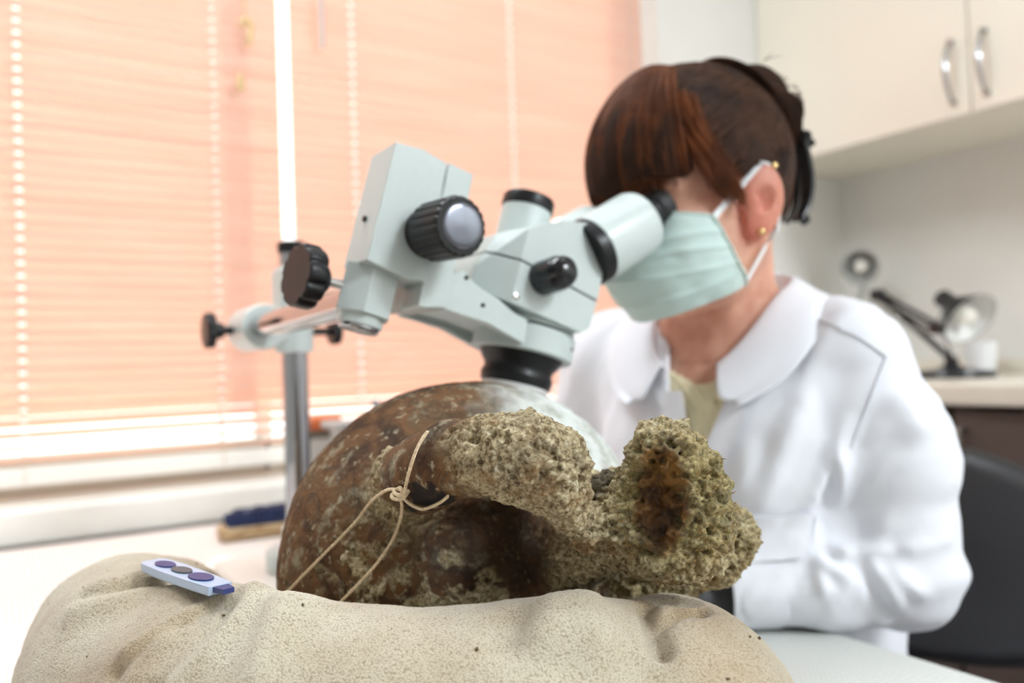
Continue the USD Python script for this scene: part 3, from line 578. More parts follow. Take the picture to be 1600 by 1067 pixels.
AV, AF = surface(f_amph, lo, hi, 0.0022); AV, AF = taubin(AV, AF, 6)
def subdiv(v, f, pick):
    """Splits the picked triangles in four (and keeps the seam closed by splitting whatever touches a cut edge)."""
    m = trimesh.Trimesh(v, f, process=False); nv, nf = trimesh.remesh.subdivide(v, f, face_index=None if pick is None else np.nonzero(pick)[0]); return np.array(nv), np.array(nf)
def fields(v): return np.stack([f_body(v), f_neck(v), f_h1(v), f_h2(v)], 1)
AV, AF = subdiv(AV, AF, None)
lab = fields(AV[AF].mean(1)).argmin(1)
front = (EYE - AV[AF].mean(1)); fn_ = np.cross(AV[AF[:, 1]] - AV[AF[:, 0]], AV[AF[:, 2]] - AV[AF[:, 0]])
D4 = fields(AV)
along = (AV - P(845, 850, .52)) @ RT + .016 * (FB(AV, .014, 3, 6) - .5)
crust = np.maximum(sstep(.016, -.002, D4[:, 1] + .008 * (FB(AV, .012, 3, 3) - .5)) * sstep(-.004, .014, along), np.maximum(sstep(.006, -.003, D4[:, 2] + .006 * (FB(AV, .01, 3, 4) - .5)), sstep(.01, -.002, D4[:, 3])))
# the shoulder end of the handle is bare brown clay
bare = sstep(rad(135, .45), rad(85, .45), np.linalg.norm(AV - P(668, 728, .455), axis=1) + .012 * (FB(AV, .012, 3, 8) - .5) * 2)
crust = crust * (1 - bare)
patch_ = sstep(1.25, .6, np.linalg.norm((AV - P(610, 890, .53)) @ np.stack([RT / .045, UP / .05, FW / .08], 1), axis=1) + 1.0 * (FB(AV, .016, 4, 66) - .5)); patch_ = np.maximum(patch_, sstep(1.2, .6, np.linalg.norm((AV - P(715, 930, .50)) @ np.stack([RT / .035, UP / .016, FW / .08], 1), axis=1) + 1.2 * (FB(AV, .014, 4, 67) - .5)))
crust = np.maximum(crust, .85 * patch_ * sstep(.47, .55, FB(AV, .011, 4, 68)) * (D4[:, 2] > .002))
nrm = vnormals(AV, AF)
wor = np.zeros(len(AV))
rng = np.random.default_rng(4)
cell = cKDTree(rng.uniform(lo, hi, (90000, 3))); wor = np.clip(cell.query(AV)[0] / 0.0042, 0, 1.4)
big = FB(AV, .030, 4, 11) - .5; mid = FB(AV, .0075, 4, 12) - .5; fine = FB(AV, .0024, 3, 13) - .5
disp = crust * (.010 * big * (1 + .5 * sstep(.02, -.004, D4[:, 1])) + .0050 * mid + .0020 * (0.55 - wor) * (1 + .7 * sstep(.012, -.004, D4[:, 1])) + .0052 * fine)
disp += (1 - crust) * (.005 * (FB(AV, .05, 3, 20) - .5) + .0022 * mid * sstep(.42, .62, FB(AV, .03, 3, 21)) + .0007 * fine)
pit = sstep(.60, .70, FB(AV, .0058, 2, 30)) * crust; disp -= .0038 * pit
AV = AV + nrm * disp[:, None]; AV[:, 2] = np.maximum(AV[:, 2], TZ + .0045)
nrm = vnormals(AV, AF)
dwhite = np.linalg.norm((AV - P(905, 668, .62)) @ np.stack([RT / .085, UP / .05, FW / .11], 1), axis=1)
white = sstep(1.25, .55, dwhite + .9 * (FB(AV, .02, 4, 40) - .5)) * (1 - crust)
olive = sstep(.02, -.004, D4[:, 1]) * sstep(rad(150, .44), rad(70, .44), np.linalg.norm(AV - P(1065, 780, .43), axis=1))
olive = np.maximum(olive, .55 * sstep(.006, -.002, D4[:, 3]))
wet = sstep(1.55, 1.2, np.linalg.norm((AV - cavity[0]) @ np.stack([RT / (cavity[1] * .85), UP / (cavity[1] * 1.7), FW / (cavity[1] * 1.3)], 1), axis=1) + .5 * (mid))
tar_shade = np.zeros(len(AV))
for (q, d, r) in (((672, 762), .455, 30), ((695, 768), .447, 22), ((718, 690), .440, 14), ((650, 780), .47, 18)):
    tar_shade = np.maximum(tar_shade, sstep(1.1, .9, np.linalg.norm((AV - P(*q, d)) @ np.stack([RT, UP, FW * .35], 1), axis=1) / rad(r, d) + 1.1 * (FB(AV, .006, 3, 50) - .5)))
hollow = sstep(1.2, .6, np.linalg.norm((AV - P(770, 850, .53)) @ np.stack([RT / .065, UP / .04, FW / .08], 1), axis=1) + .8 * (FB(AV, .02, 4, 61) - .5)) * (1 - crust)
tar_shade = np.maximum(tar_shade, .62 * hollow)  # dark growth plus the shade of the handle painted into the hollow
for (q, d, r, k_) in (((938, 745), .465, 52, .72), ((930, 905), .50, 60, .6), ((860, 880), .52, 60, .5)):                       # dark growth on the neck beside the handle, painted shade on its underside
    tar_shade = np.maximum(tar_shade, k_ * sstep(1.15, .6, np.linalg.norm(AV - P(*q, d), axis=1) / rad(r, d) + .9 * (FB(AV, .008, 3, 53) - .5)) * sstep(-.001, .004, D4[:, 2]))
def clay_mat():
    n = {'g': ('geometry', {}), 'p': ('principled_bsdf', {'specular_ior_level': 0.3})}; L = []
    def noise(k, sc, det, rough=.6, dist=0.0): n[k] = ('noise_texture', {'scale': sc, 'detail': det, 'roughness': rough, 'distortion': dist}); L.append(('g.position', k + '.vector'))
    def ramp(k, src, stops): n[k] = ('rgb_ramp', {'ramp': stops}); L.append((src, k + '.fac'))
    def mix(k, fac, a, b): n[k] = ('mix_color', {}); L.extend([(fac, k + '.fac'), (a, k + '.a'), (b, k + '.b')])
    for a in ('crust', 'white', 'olive', 'wet', 'tar_shade'): n['A' + a] = ('attribute', {'attribute': a})
    noise('n1', 22, 6, .6, .6); ramp('body', 'n1.fac', [(.30, srgb(44, 30, 21)), (.42, srgb(80, 55, 34)), (.52, srgb(112, 78, 47)), (.62, srgb(96, 74, 50)), (.75, srgb(134, 112, 82))])
    noise('n2', 70, 5, .65); ramp('lich', 'n2.fac', [(.55, (0, 0, 0)), (.64, (1, 1, 1))])
    n['lichcol'] = ('color', {'value': srgb(158, 150, 126)}); n['lf'] = ('math', {'math_type': 'multiply', 'value2': .65}); L.append(('lich.color', 'lf.value1')); mix('b2', 'lf.value', 'body.color', 'lichcol.color')
    noise('n3', 14, 5, .55, 2.0); ramp('vein', 'n3.fac', [(.465, (0, 0, 0)), (.50, (1, 1, 1)), (.535, (0, 0, 0))]); n['veincol'] = ('color', {'value': srgb(44, 32, 26)}); n['vf'] = ('math', {'math_type': 'multiply', 'value2': .55}); L.append(('vein.color', 'vf.value1')); mix('b3', 'vf.value', 'b2.color' if False else 'b2.result', 'veincol.color')
    noise('n10', 170, 4, .6); ramp('spk', 'n10.fac', [(.60, (0, 0, 0)), (.66, (1, 1, 1))]); n['spkcol'] = ('color', {'value': srgb(178, 168, 140)}); n['sf'] = ('math', {'math_type': 'multiply', 'value2': .6}); L.append(('spk.color', 'sf.value1')); mix('b5', 'sf.value', 'b3.result', 'spkcol.color')
    noise('n4', 45, 4, .7); ramp('whitecol', 'n4.fac', [(.3, srgb(150, 152, 138)), (.5, srgb(205, 210, 206)), (.7, srgb(226, 230, 228))]); mix('b4', 'Awhite.fac', 'b5.result', 'whitecol.color')
    noise('n5', 330, 7, .78); ramp('crustcol', 'n5.fac', [(.33, srgb(36, 31, 26)), (.42, srgb(112, 97, 70)), (.50, srgb(176, 160, 124)), (.58, srgb(208, 196, 162)), (.68, srgb(242, 237, 218))])
    noise('n6', 55, 5, .6); ramp('ruddy', 'n6.fac', [(.53, (0, 0, 0)), (.64, (1, 1, 1))]); n['rcol'] = ('color', {'value': srgb(138, 100, 58)}); n['rf'] = ('math', {'math_type': 'multiply', 'value2': .6}); L.append(('ruddy.color', 'rf.value1')); mix('c2', 'rf.value', 'crustcol.color', 'rcol.color')
    noise('n7', 240, 7, .8); ramp('olivecol', 'n7.fac', [(.33, srgb(26, 25, 22)), (.43, srgb(88, 80, 46)), (.51, srgb(136, 124, 76)), (.59, srgb(176, 160, 112)), (.70, srgb(222, 212, 178))])
    noise('n11', 75, 4, .65); ramp('olk', 'n11.fac', [(.50, (0, 0, 0)), (.62, (1, 1, 1))]); n['okc'] = ('color', {'value': srgb(58, 54, 38)}); n['okf'] = ('math', {'math_type': 'multiply', 'value2': .6}); L.append(('olk.color', 'okf.value1')); mix('ol2', 'okf.value', 'olivecol.color', 'okc.color')
    n['of'] = ('math', {'math_type': 'multiply', 'value2': .85}); L.append(('Aolive.fac', 'of.value1')); mix('c3', 'of.value', 'c2.result', 'ol2.result')
    mix('m1', 'Acrust.fac', 'b4.result', 'c3.result')
    n['tar_shade_col'] = ('color', {'value': srgb(34, 28, 27)}); mix('m2', 'Atar_shade.fac', 'm1.result', 'tar_shade_col.color')
    noise('n8', 60, 3); ramp('wetcol', 'n8.fac', [(.35, srgb(44, 27, 14)), (.5, srgb(84, 54, 22)), (.65, srgb(126, 88, 38))]); mix('m3', 'Awet.fac', 'm2.result', 'wetcol.color')
    L.append(('m3.result', 'p.base_color'))
    n['rw'] = ('map_range', {'to_min': .82, 'to_max': .22}); L.extend([('Awet.fac', 'rw.value'), ('rw.result', 'p.roughness')])
    n['b1'] = ('bump', {'strength': .6, 'distance': .0016}); n['bb'] = ('bump', {'strength': .5, 'distance': .0006}); noise('n9', 900, 3, .6)
    L.extend([('n5.fac', 'b1.height'), ('n9.fac', 'bb.height'), ('b1.normal', 'bb.normal'), ('bb.normal', 'p.normal')])
    usdkit.material(stage, '/World/Looks/encrusted_clay', n, L, surface='p.BSDF'); return '/World/Looks/encrusted_clay'
CLAY = clay_mat()
am = thing('amphora', 'brown encrusted ancient amphora lying on the beige pillow under the microscope', 'amphora', CB)
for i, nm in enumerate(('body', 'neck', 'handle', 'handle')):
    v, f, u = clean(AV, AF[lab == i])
    obj(nm, (v, f), CLAY, am, normals=nrm[u], attrs={'crust': crust[u], 'white': white[u], 'olive': olive[u], 'wet': wet[u], 'tar_shade': tar_shade[u]},
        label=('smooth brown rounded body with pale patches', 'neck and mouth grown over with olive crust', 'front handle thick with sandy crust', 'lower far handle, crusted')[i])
# the shell of growth: small tubes and tufts standing proud of the mouth
rng = np.random.default_rng(9); nk = np.nonzero((D4[:, 1] < .004) & (olive > .4) & (wet < .1) & ((EYE - AV) * nrm).sum(1).__gt__(0))[0]
tufts = []
for i in rng.choice(nk, 300, replace=False):
    d = nrm[i] + rng.normal(0, .5, 3); d /= np.linalg.norm(d); L_ = rng.uniform(.0008, .0028); q = AV[i] - nrm[i] * .0006
    tufts.append(tube([q, q + d * L_ * .5, q + d * L_ + rng.normal(0, .0006, 3)], [.00035, .0003, .00012], 4))
obj('algae_tufts', cat(*tufts), mat('dry_algae', srgb(150, 116, 58), .8, var=.5, vscale=300), am, kind='stuff', label='short ochre tufts of dried algae on the mouth')

# twine --------------------------------------------------------------------
def twine_mat():
    usdkit.material(stage, '/World/Looks/twine', {'g': ('geometry', {}), 'n': ('noise_texture', {'scale': 700, 'detail': 3}), 'r': ('rgb_ramp', {'ramp': [(.3, srgb(192, 164, 126)), (.7, srgb(236, 218, 186))]}), 'b': ('bump', {'strength': .6, 'distance': .0005}), 'p': ('principled_bsdf', {'roughness': .85})},
                    [('g.position', 'n.vector'), ('n.fac', 'r.fac'), ('r.color', 'p.base_color'), ('n.fac', 'b.height'), ('b.normal', 'p.normal')], surface='p.BSDF'); return '/World/Looks/twine'
TW = twine_mat()
f_all = f_amph
def strand(pix, lift=.0012, r=.00085, free=()):
    pix = np.asarray(pix, float); s = np.r_[0, np.cumsum(np.hypot(*np.diff(pix, axis=0).T))]; from scipy.interpolate import PchipInterpolator
    q = PchipInterpolator(s, pix)(np.linspace(0, s[-1], 70)); p = seen(f_all, q, lift + .0015)
    dep = (p - EYE) @ FW; ok = ~np.isnan(dep); dep = np.interp(np.arange(70), np.nonzero(ok)[0], dep[ok])
    from scipy.ndimage import gaussian_filter1d
    lo_ = dep.copy(); dep = np.minimum(gaussian_filter1d(dep, 5, mode='nearest'), lo_ + .001)
    pts = np.stack([at(a, b, d) for (a, b), d in zip(q, dep)])
    k = np.arange(70); a, b, d = frame(pts[-1] - pts[0]); out = []
    big_ = spline(pts, 260); kk = np.arange(260) * .55
    for ph in (0, 2.1, 4.2): out.append(tube(big_ + r * .55 * (np.cos(kk + ph)[:, None] * a + np.sin(kk + ph)[:, None] * b), r * .62, 6))
    return cat(*out)
tw = thing('twine', 'beige twine tied round the handle foot of the amphora', 'string', P(625, 770, .46))
obj('strand', strand([(668, 674), (652, 700), (640, 735), (632, 770)]), TW, tw)
obj('strand', strand([(632, 768), (612, 764), (588, 776), (556, 815), (500, 872), (430, 944)]), TW, tw)
obj('strand', strand([(624, 772), (628, 795), (620, 828), (592, 876), (560, 912), (524, 948)]), TW, tw)
obj('strand', strand([(626, 772), (645, 790), (660, 795), (682, 788), (700, 775)]), TW, tw)
kp = seen(f_all, [(625, 771)], .003)[0]; kk = np.linspace(0, 2 * np.pi * 2.2, 60)
obj('knot', cat(tube(kp + .0036 * (np.cos(kk)[:, None] * RT + np.sin(kk)[:, None] * (.5 * UP + .6 * FW)) + (kk / 14 - .5)[:, None] * .005 * (RT * .6 + UP), .0011, 8), tube(kp + .003 * (np.cos(kk)[:, None] * UP + np.sin(kk)[:, None] * (.5 * RT - .7 * FW)), .0011, 8)), TW, tw)

# ------------------------------------------------------------------ the beige fleece pillow
pc = [(282, .625, .046), (232, .600, .054), (196, .560, .060), (212, .505, .064), (330, .452, .064), (480, .424, .062), (640, .412, .061), (800, .408, .061), (900, .412, .062), (985, .424, .060)]
PP = [atz(a, d, TZ + .068) for a, d, r in pc]; PR = [r for a, d, r in pc]
rc = [(1040, .455, .060), (1062, .425, .060), (1058, .398, .058)]
RP = [atz(a, d, TZ + .064) for a, d, r in rc]; RR = [r for a, d, r in rc]
def f_pil0(p):
    q = p.copy(); q[..., 2] = TZ + .066 + (q[..., 2] - TZ - .066) * .92
    a = sd_chain(q, PP, PR, .02); b = sd_chain(q, RP, RR, .02)
    d = smin(a, b, .006); d = np.maximum(d, TZ + .0035 - p[..., 2]); return d
PL = np.array(PP + RP); plo = PL.min(0) - .09; phi = PL.max(0) + .09; plo[2] = TZ - .004; phi[2] = TZ + .16
PV, PF = surface(f_pil0, plo, phi, .0032); PV, PF = taubin(PV, PF, 12)
pn = vnormals(PV, PF)
# creases run across the tube where it bends
wr = np.zeros(len(PV))
for pix, w_, h_ in (([(352, 938), (290, 960), (200, 1015)], .008, .006), ([(395, 940), (340, 990), (270, 1060)], .009, .006), ([(318, 916), (220, 925), (120, 955)], .008, .005), ([(440, 955), (420, 1000), (400, 1060)], .010, .005), ([(330, 893), (250, 890), (150, 915)], .009, .004),
                    ([(330, 950), (250, 985), (170, 1050)], .005, -.005), ([(370, 955), (310, 1010), (240, 1080)], .005, -.004), ([(330, 905), (230, 908), (130, 930)], .005, -.004), ([(1008, 938), (1020, 965), (1034, 1010)], .005, -.009), ([(1040, 962), (1062, 950), (1098, 948)], .004, -.007), ([(860, 950), (850, 985)], .012, .007), ([(920, 945), (925, 985)], .014, .008), ([(800, 965), (795, 1000)], .010, -.005), ([(400, 940), (470, 950)], .016, .006)):
    q = np.stack([np.interp(np.linspace(0, 1, 24), np.linspace(0, 1, len(pix)), c) for c in np.array(pix, float).T], -1); q = seen(f_pil0, q, 0); q = q[~np.isnan(q).any(1)]
    if len(q): wr += h_ * np.exp(-(cKDTree(q).query(PV)[0] / w_) ** 2)
top = sstep(.2, .8, pn[:, 2])
wr += .006 * (FB(PV, .06, 2, 33) - .5) * (.35 + .65 * top) + .0022 * (FB(PV, .022, 2, 34) - .5)
PV = PV + pn * (wr - .002)[:, None]
# the crown of the pillow yields to the pot
pen = -f_amph(PV); PV = PV + np.where(pen[:, None] > -.007, grad(f_amph, PV) * (np.maximum(pen, -.007) + .007)[:, None], 0)
PV[:, 2] = np.maximum(PV[:, 2], TZ + .0032)
PV, PF = subdiv(PV, PF, None); pn = vnormals(PV, PF); PV = PV + pn * (.0007 * (FB(PV, .0028, 2, 35) - .5))[:, None]
def fleece():
    n = {'g': ('geometry', {}), 'v': ('voronoi_texture', {'scale': 1000, 'randomness': 1.0}), 'r': ('rgb_ramp', {'ramp': [(.0, srgb(206, 197, 176)), (.5, srgb(190, 181, 160)), (.9, srgb(156, 142, 120))]}), 'n': ('noise_texture', {'scale': 9, 'detail': 5, 'roughness': .6}),
         's': ('rgb_ramp', {'ramp': [(.35, srgb(206, 186, 160)), (.62, srgb(255, 255, 255))]}), 'm': ('mix_color', {'blend_type': 'multiply', 'fac': .8}), 'b': ('bump', {'strength': .7, 'distance': .0007, 'invert': True}), 'p': ('principled_bsdf', {'roughness': .95, 'sheen_weight': .35, 'sheen_roughness': .6, 'specular_ior_level': .1})}
    usdkit.material(stage, '/World/Looks/beige_fleece', n, [('g.position', 'v.vector'), ('v.distance', 'r.fac'), ('g.position', 'n.vector'), ('n.fac', 's.fac'), ('r.color', 'm.a'), ('s.color', 'm.b'), ('m.result', 'p.base_color'), ('v.distance', 'b.height'), ('b.normal', 'p.normal')], surface='p.BSDF'); return '/World/Looks/beige_fleece'
FLE = fleece()
pl = obj('pillow', (PV, PF), FLE, smooth=True)
tag(stage.GetPrimAtPath(pl), 'beige fleece horseshoe pillow cradling the amphora on the table', 'pillow')

# ------------------------------------------------------------------ the woman at the microscope
HPI = math.radians(12); HE = np.array([.597, .605, 1.138])
HF = np.array([-math.cos(HPI), 0, -math.sin(HPI)]); HL = np.array([0, -1.0, 0]); HT = np.array([-math.sin(HPI), 0, math.cos(HPI)])
HB = np.stack([HF, HL, HT])                                             # rows: forward, her left, up
def hw(q): return HE + np.asarray(q, float) @ HB
def hl(p): return (p - HE) @ HB.T
I3 = np.eye(3)
def sd_e(q, c, r): return sd_ell(q, c, I3, r)
def f_face(q):
    """The head in its own frame."""
    d = sd_e(q, (-.012, 0, .046), (.096, .073, .088))
    d = smin(d, sd_e(q, (.030, 0, -.012), (.060, .060, .078)), .03)
    a = np.abs(q[..., 1]); m = q.copy(); m[..., 1] = a
    jaw = sd_chain(m, [(-.004, .050, -.035), (.030, .042, -.062), (.062, .020, -.070), (.070, .0, -.072)], [.020, .018, .017, .016], .01)
    d = smin(d, jaw, .022)
    d = smin(d, sd_e(m, (.060, .038, -.010), (.026, .022, .022)), .02)
    d = smin(d, sd_seg(m, (.084, .006, .042), (.072, .048, .040), .012, .011), .014)
    d = smax(d, -sd_e(m, (.103, .032, .024), (.020, .018, .012)), .010)
    d = smin(d, sd_chain(q, [(.088, 0, .034), (.102, 0, .008), (.112, 0, -.012)], [.008, .009, .0105], .006), .008)
    d = smin(d, sd_e(m, (.100, .011, -.016), (.010, .007, .007)), .005)
    d = smin(d, sd_e(m, (.088, .0, -.045), (.013, .024, .008)), .008)
    return d
def f_ear(q):
    m = q.copy(); m[..., 1] = np.abs(m[..., 1])
    c = np.array([-.004, .078, .004]); e = m - c; e = np.stack([e[..., 0] + .35 * (e[..., 1]) + .12 * e[..., 2], e[..., 1] - .32 * -e[..., 0] * 1.0, e[..., 2]], -1)
    o = sd_e(e, (0, 0, 0), (.0175, .0075, .031)); o = smin(o, sd_e(e, (.004, -.001, -.026), (.010, .006, .010)), .006)
    o = smax(o, -sd_e(e, (.004, .010, -.002), (.0095, .0100, .0125)), .002)
    gr = sd_chain(e, [np.array(v) for v in ((.010, .008, .014), (.003, .0085, .0225), (-.008, .0085, .016), (-.0105, .008, .002), (-.006, .0075, -.010))], [.0026] * 5); o = smax(o, -gr, .0015)
    return smin(o, sd_e(e, (.010, -.001, -.003), (.005, .007, .007)), .003)
CS = np.array([.669, .641, 0]); BF = np.array([-.9397, -.342, 0]); BL = np.array([.342, -.9397, 0])
def bw(f, l, z): return CS + f * BF + l * BL + np.array([0, 0, z])
def bl_(p): return np.stack([(p - CS) @ BF, (p - CS) @ BL, p[..., 2]], -1)
LSH, RSH = at(1330, 560, .81), bw(-.01, -.150, .990)
NB, NT = np.array([.655, .636, 1.030]), hw((-.022, 0, -.030))
def f_core(p):
    q = bl_(p)
    d = sd_e(q, (.010, 0, .90), (.100, .138, .140))
    d = smin(d, sd_chain(q, [(-.01, .115, .980), (-.02, 0, 1.015), (-.01, -.13, .985)], [.046, .055, .050]), .05)
    d = smin(d, sd_e(q, (-.105, 0, .72), (.095, .130, .16)), .06)
    return smin(d, sd_e(q, (-.15, 0, .55), (.12, .165, .11)), .06)
def f_skin(p):
    q = hl(p); d = smin(f_face(q), f_ear(q), .004)
    nk = sd_chain(p, [NT, NB], [.050, .056]); nk = smin(nk, sd_chain(p, [hw((.012, .035, -.05)), bw(.045, .008, 1.000)], [.015, .013]), .012)
    nk = smin(nk, sd_chain(p, [hw((.012, -.035, -.05)), bw(.045, -.012, 1.000)], [.015, .013]), .012)
    d = smin(d, nk, .022)
    return smin(d, f_core(p), .03)
SV, SF = surface(f_skin, (.42, .36, .42), (.98, .90, 1.315), .0042)
hv, hf = surface(lambda p: f_skin(p), (.44, .48, .99), (.74, .74, 1.31), .0020)
# one body: fine mesh for head and neck, coarse below, joined at a plane inside the collar
SV, SF = SV, SF
zc_ = .992
keepb = (SV[SF][:, :, 2] < zc_ + .003).all(1); keeph = (hv[hf][:, :, 2] > zc_).all(1)
wide = (np.abs(bl_(hv)[:, 1]) < 1)
v1, f1, _ = clean(SV, SF); v2, f2, _ = clean(hv, hf[keeph])
inb = lambda v: (v[:, 0] > .445) & (v[:, 0] < .735) & (v[:, 1] > .485) & (v[:, 1] < .735) & (v[:, 2] > .998)
kb = ~inb(SV)[SF].any(1)
v1, f1, _ = clean(SV, SF[kb]); v2, f2, _ = clean(hv, hf)
BV, BFc = cat((v1, f1), (v2, f2)); BV, BFc = taubin(BV, BFc, 4)
def skin_mat():
    n = {'g': ('geometry', {}), 'n': ('noise_texture', {'scale': 45, 'detail': 4}), 'r': ('rgb_ramp', {'ramp': [(.3, srgb(196, 138, 116)), (.7, srgb(222, 172, 148))]}), 'bn': ('noise_texture', {'scale': 900, 'detail': 2}), 'b': ('bump', {'strength': .12, 'distance': .0004}),
         'e': ('attribute', {'attribute': 'flush'}), 'ec': ('color', {'value': srgb(204, 112, 96)}), 'm': ('mix_color', {}), 'p': ('principled_bsdf', {'roughness': .48, 'subsurface_weight': .25, 'subsurface_scale': .01, 'subsurface_radius': (1, .35, .2), 'specular_ior_level': .35})}
    usdkit.material(stage, '/World/Looks/skin', n, [('g.position', 'n.vector'), ('n.fac', 'r.fac'), ('e.fac', 'm.fac'), ('r.color', 'm.a'), ('ec.color', 'm.b'), ('m.result', 'p.base_color'), ('g.position', 'bn.vector'), ('bn.fac', 'b.height'), ('b.normal', 'p.normal')], surface='p.BSDF'); return '/World/Looks/skin'
wm = thing('person', 'woman in white lab coat and pale green face mask looking into the microscope', 'person', (0.80, 0.68, 0))
qq = hl(BV); flush = .75 * sstep(.006, -.002, f_ear(qq)) + .25 * np.exp(-((qq[:, 0] - .06) ** 2 + (np.abs(qq[:, 1]) - .05) ** 2 + (qq[:, 2] + .015) ** 2) / .0006)
obj('body', (BV, BFc), skin_mat(), wm, attrs={'flush': flush})
EYEW = mat('eye_white', srgb(226, 220, 214), .2); IRIS = mat('brown_iris', srgb(52, 36, 26), .12); LASH = mat('dark_lashes', srgb(26, 20, 18), .6)
for sgn in (1, -1):
    c = hw((.0795, sgn * .032, .024)); s = trimesh.creation.icosphere(3, .0122); s.apply_translation(c)
    e = obj('eye', s, EYEW, wm, smooth=True)
    obj('iris', lathe([(.0001, .0003), (.0022, .0002), (.0056, -.0012), (.0058, -.002), (.0001, -.002)], c + HF * .0118 + HT * -.001, HF + HT * -.15, 24), IRIS, e)
    th = np.linspace(-1.15, 1.25, 30); lid = np.stack([.0795 + .0134 * np.cos(th * .95), sgn * (.032 + .0145 * np.sin(th)), .0275 + .0042 * np.cos(th * 1.2)], -1)
    obj('upper_lashes', tube(hw(lid), .0010 * np.sin(np.linspace(.2, 3, 30)) + .0003, 6), LASH, e)

# hair: a dark under-layer, then strands
def f_hair(q):
    rough_ = .004 * (meshkit.noise(np.stack([q[..., 1] * 90, q[..., 0] * 12, q[..., 2] * 12], -1), 3) - .5) * 2
    d = sd_e(q, (-.010, 0, .052), (.100, .083, .098))
    face = smax(q[..., 2] - (.070 + .25 * (q[..., 0] - .05)), -(q[..., 0] - .012), .01)      # front and low: the face
    low = smax(-(q[..., 2] - (-.020)), -(q[..., 0] + .030), .01)                              # below the ears in front
    cut = np.maximum(-face * -1, -1e3)
    d = smax(d, -smax(-face * -1, -1, .001) if False else -smax(q[..., 0] - .030, -(q[..., 2] - .078), .001) * -1 if False else d, .001)
    infront = np.minimum(q[..., 0] - (.018 + .5 * np.maximum(q[..., 2] - .03, 0)), .080 - q[..., 2])
    d = smax(d, infront, .006)
    d = smax(d, -(q[..., 2] + .030 + .35 * (q[..., 0] + .05) * -1 * (q[..., 0] < -.05) - .055 * sstep(-.035, .0, q[..., 0])), .006)
    nape = sd_e(q, (-.066, 0, .002), (.026, .044, .036)); d = smin(d, nape, .02)
    bun = sd_e(q, (-.090, .006, .096), (.038, .048, .046)); d = smin(d, bun, .015)
    o = sd_e(q, (-.004, 0, .046), (.120, .080, .106)); i = sd_e(q, (-.004, 0, .046), (.108, .070, .098))
    bang = smax(smax(o, -i, .002), .034 + .10 * np.abs(q[..., 1]) - q[..., 2] - .012 * np.sin(q[..., 1] * 120) * .4, .004); bang = smax(bang, .050 - q[..., 0], .022)
    m = q.copy(); m[..., 1] = np.abs(m[..., 1]); d = smin(d, bang, .008) + rough_
    return smax(d, -sd_e(m, (.002, .084, .002), (.021, .016, .032)), .004)
HV, HFc = surface(lambda p: f_hair(hl(p)), (.44, .48, 1.07), (.80, .74, 1.32), .0030)
def hair_mat(name, a, b):
    usdkit.material(stage, '/World/Looks/' + name, {'i': ('hair_info', {}), 'g': ('geometry', {}), 'n': ('noise_texture', {'scale': 35, 'detail': 2}), 'w': ('white_noise_texture', {'dimensions': '1D'}), 'k': ('mix_float', {'fac': .55}), 'r': ('rgb_ramp', {'ramp': [(.15, tuple(x * .55 for x in a)), (.45, a), (.8, b)]}), 'p': ('principled_bsdf', {'roughness': .5, 'specular_ior_level': .22}), 't': ('translucent_bsdf', {}), 'x': ('mix_closure', {'fac': .25})},
                    [('g.position', 'n.vector'), ('n.fac', 'k.a'), ('i.index', 'w.w'), ('w.value', 'k.b'), ('k.result', 'r.fac'), ('r.color', 'p.base_color'), ('r.color', 't.color'), ('p.BSDF', 'x.closure1'), ('t.BSDF', 'x.closure2')], surface='x.closure'); return '/World/Looks/' + name
HAIRM = hair_mat('brown_hair', srgb(52, 34, 26), srgb(106, 70, 48)); HAIRB = hair_mat('auburn_hair', srgb(74, 40, 22), srgb(158, 90, 48))
HAIRU = mat('hair_underlayer', srgb(46, 29, 20), .75, var=.3, vscale=60, specular_ior_level=.08)
hr = obj('hair', (HV, HFc), HAIRU, wm, smooth=True)
HC = np.array([-.010, 0, .048]); rng = np.random.default_rng(21)
def rad_dir(dr, rr):
    dr = dr / np.linalg.norm(dr, axis=-1, keepdims=True); return dr / np.linalg.norm(dr / np.asarray(rr), axis=-1, keepdims=True)
def curves(name, strands, w, m, label):
    def clear(s_):                                                       # hair is tucked behind the ears
        q = hl(s_); q = np.abs(q - np.array([-.002, 0, .004]) * (1, 0, 1)); return not (((q[:, 0] / .020) ** 2 + (q[:, 2] / .031) ** 2 < 1) & (q[:, 1] > .068)).any()
    strands = [x for x in strands if clear(x)]
    p = numbered(hr, name); c = UsdGeom.BasisCurves.Define(stage, p); pts = np.concatenate(strands) - LOC[wm]
    c.CreateTypeAttr('cubic'); c.CreateBasisAttr('catmullRom'); c.CreateWrapAttr('pinned')
    c.CreateCurveVertexCountsAttr(Vt.IntArray.FromNumpy(np.array([len(s) for s in strands], np.int32))); c.CreatePointsAttr(Vt.Vec3fArray.FromNumpy(pts.astype(np.float32)))
    wd = np.concatenate([w * np.linspace(1, .35, len(s)) for s in strands]); c.CreateWidthsAttr(Vt.FloatArray.FromNumpy(wd.astype(np.float32))); c.SetWidthsInterpolation('vertex')
    UsdShade.MaterialBindingAPI.Apply(c.GetPrim()).Bind(UsdShade.Material.Get(stage, m)); tag(c.GetPrim(), label, kind='stuff')
st = []
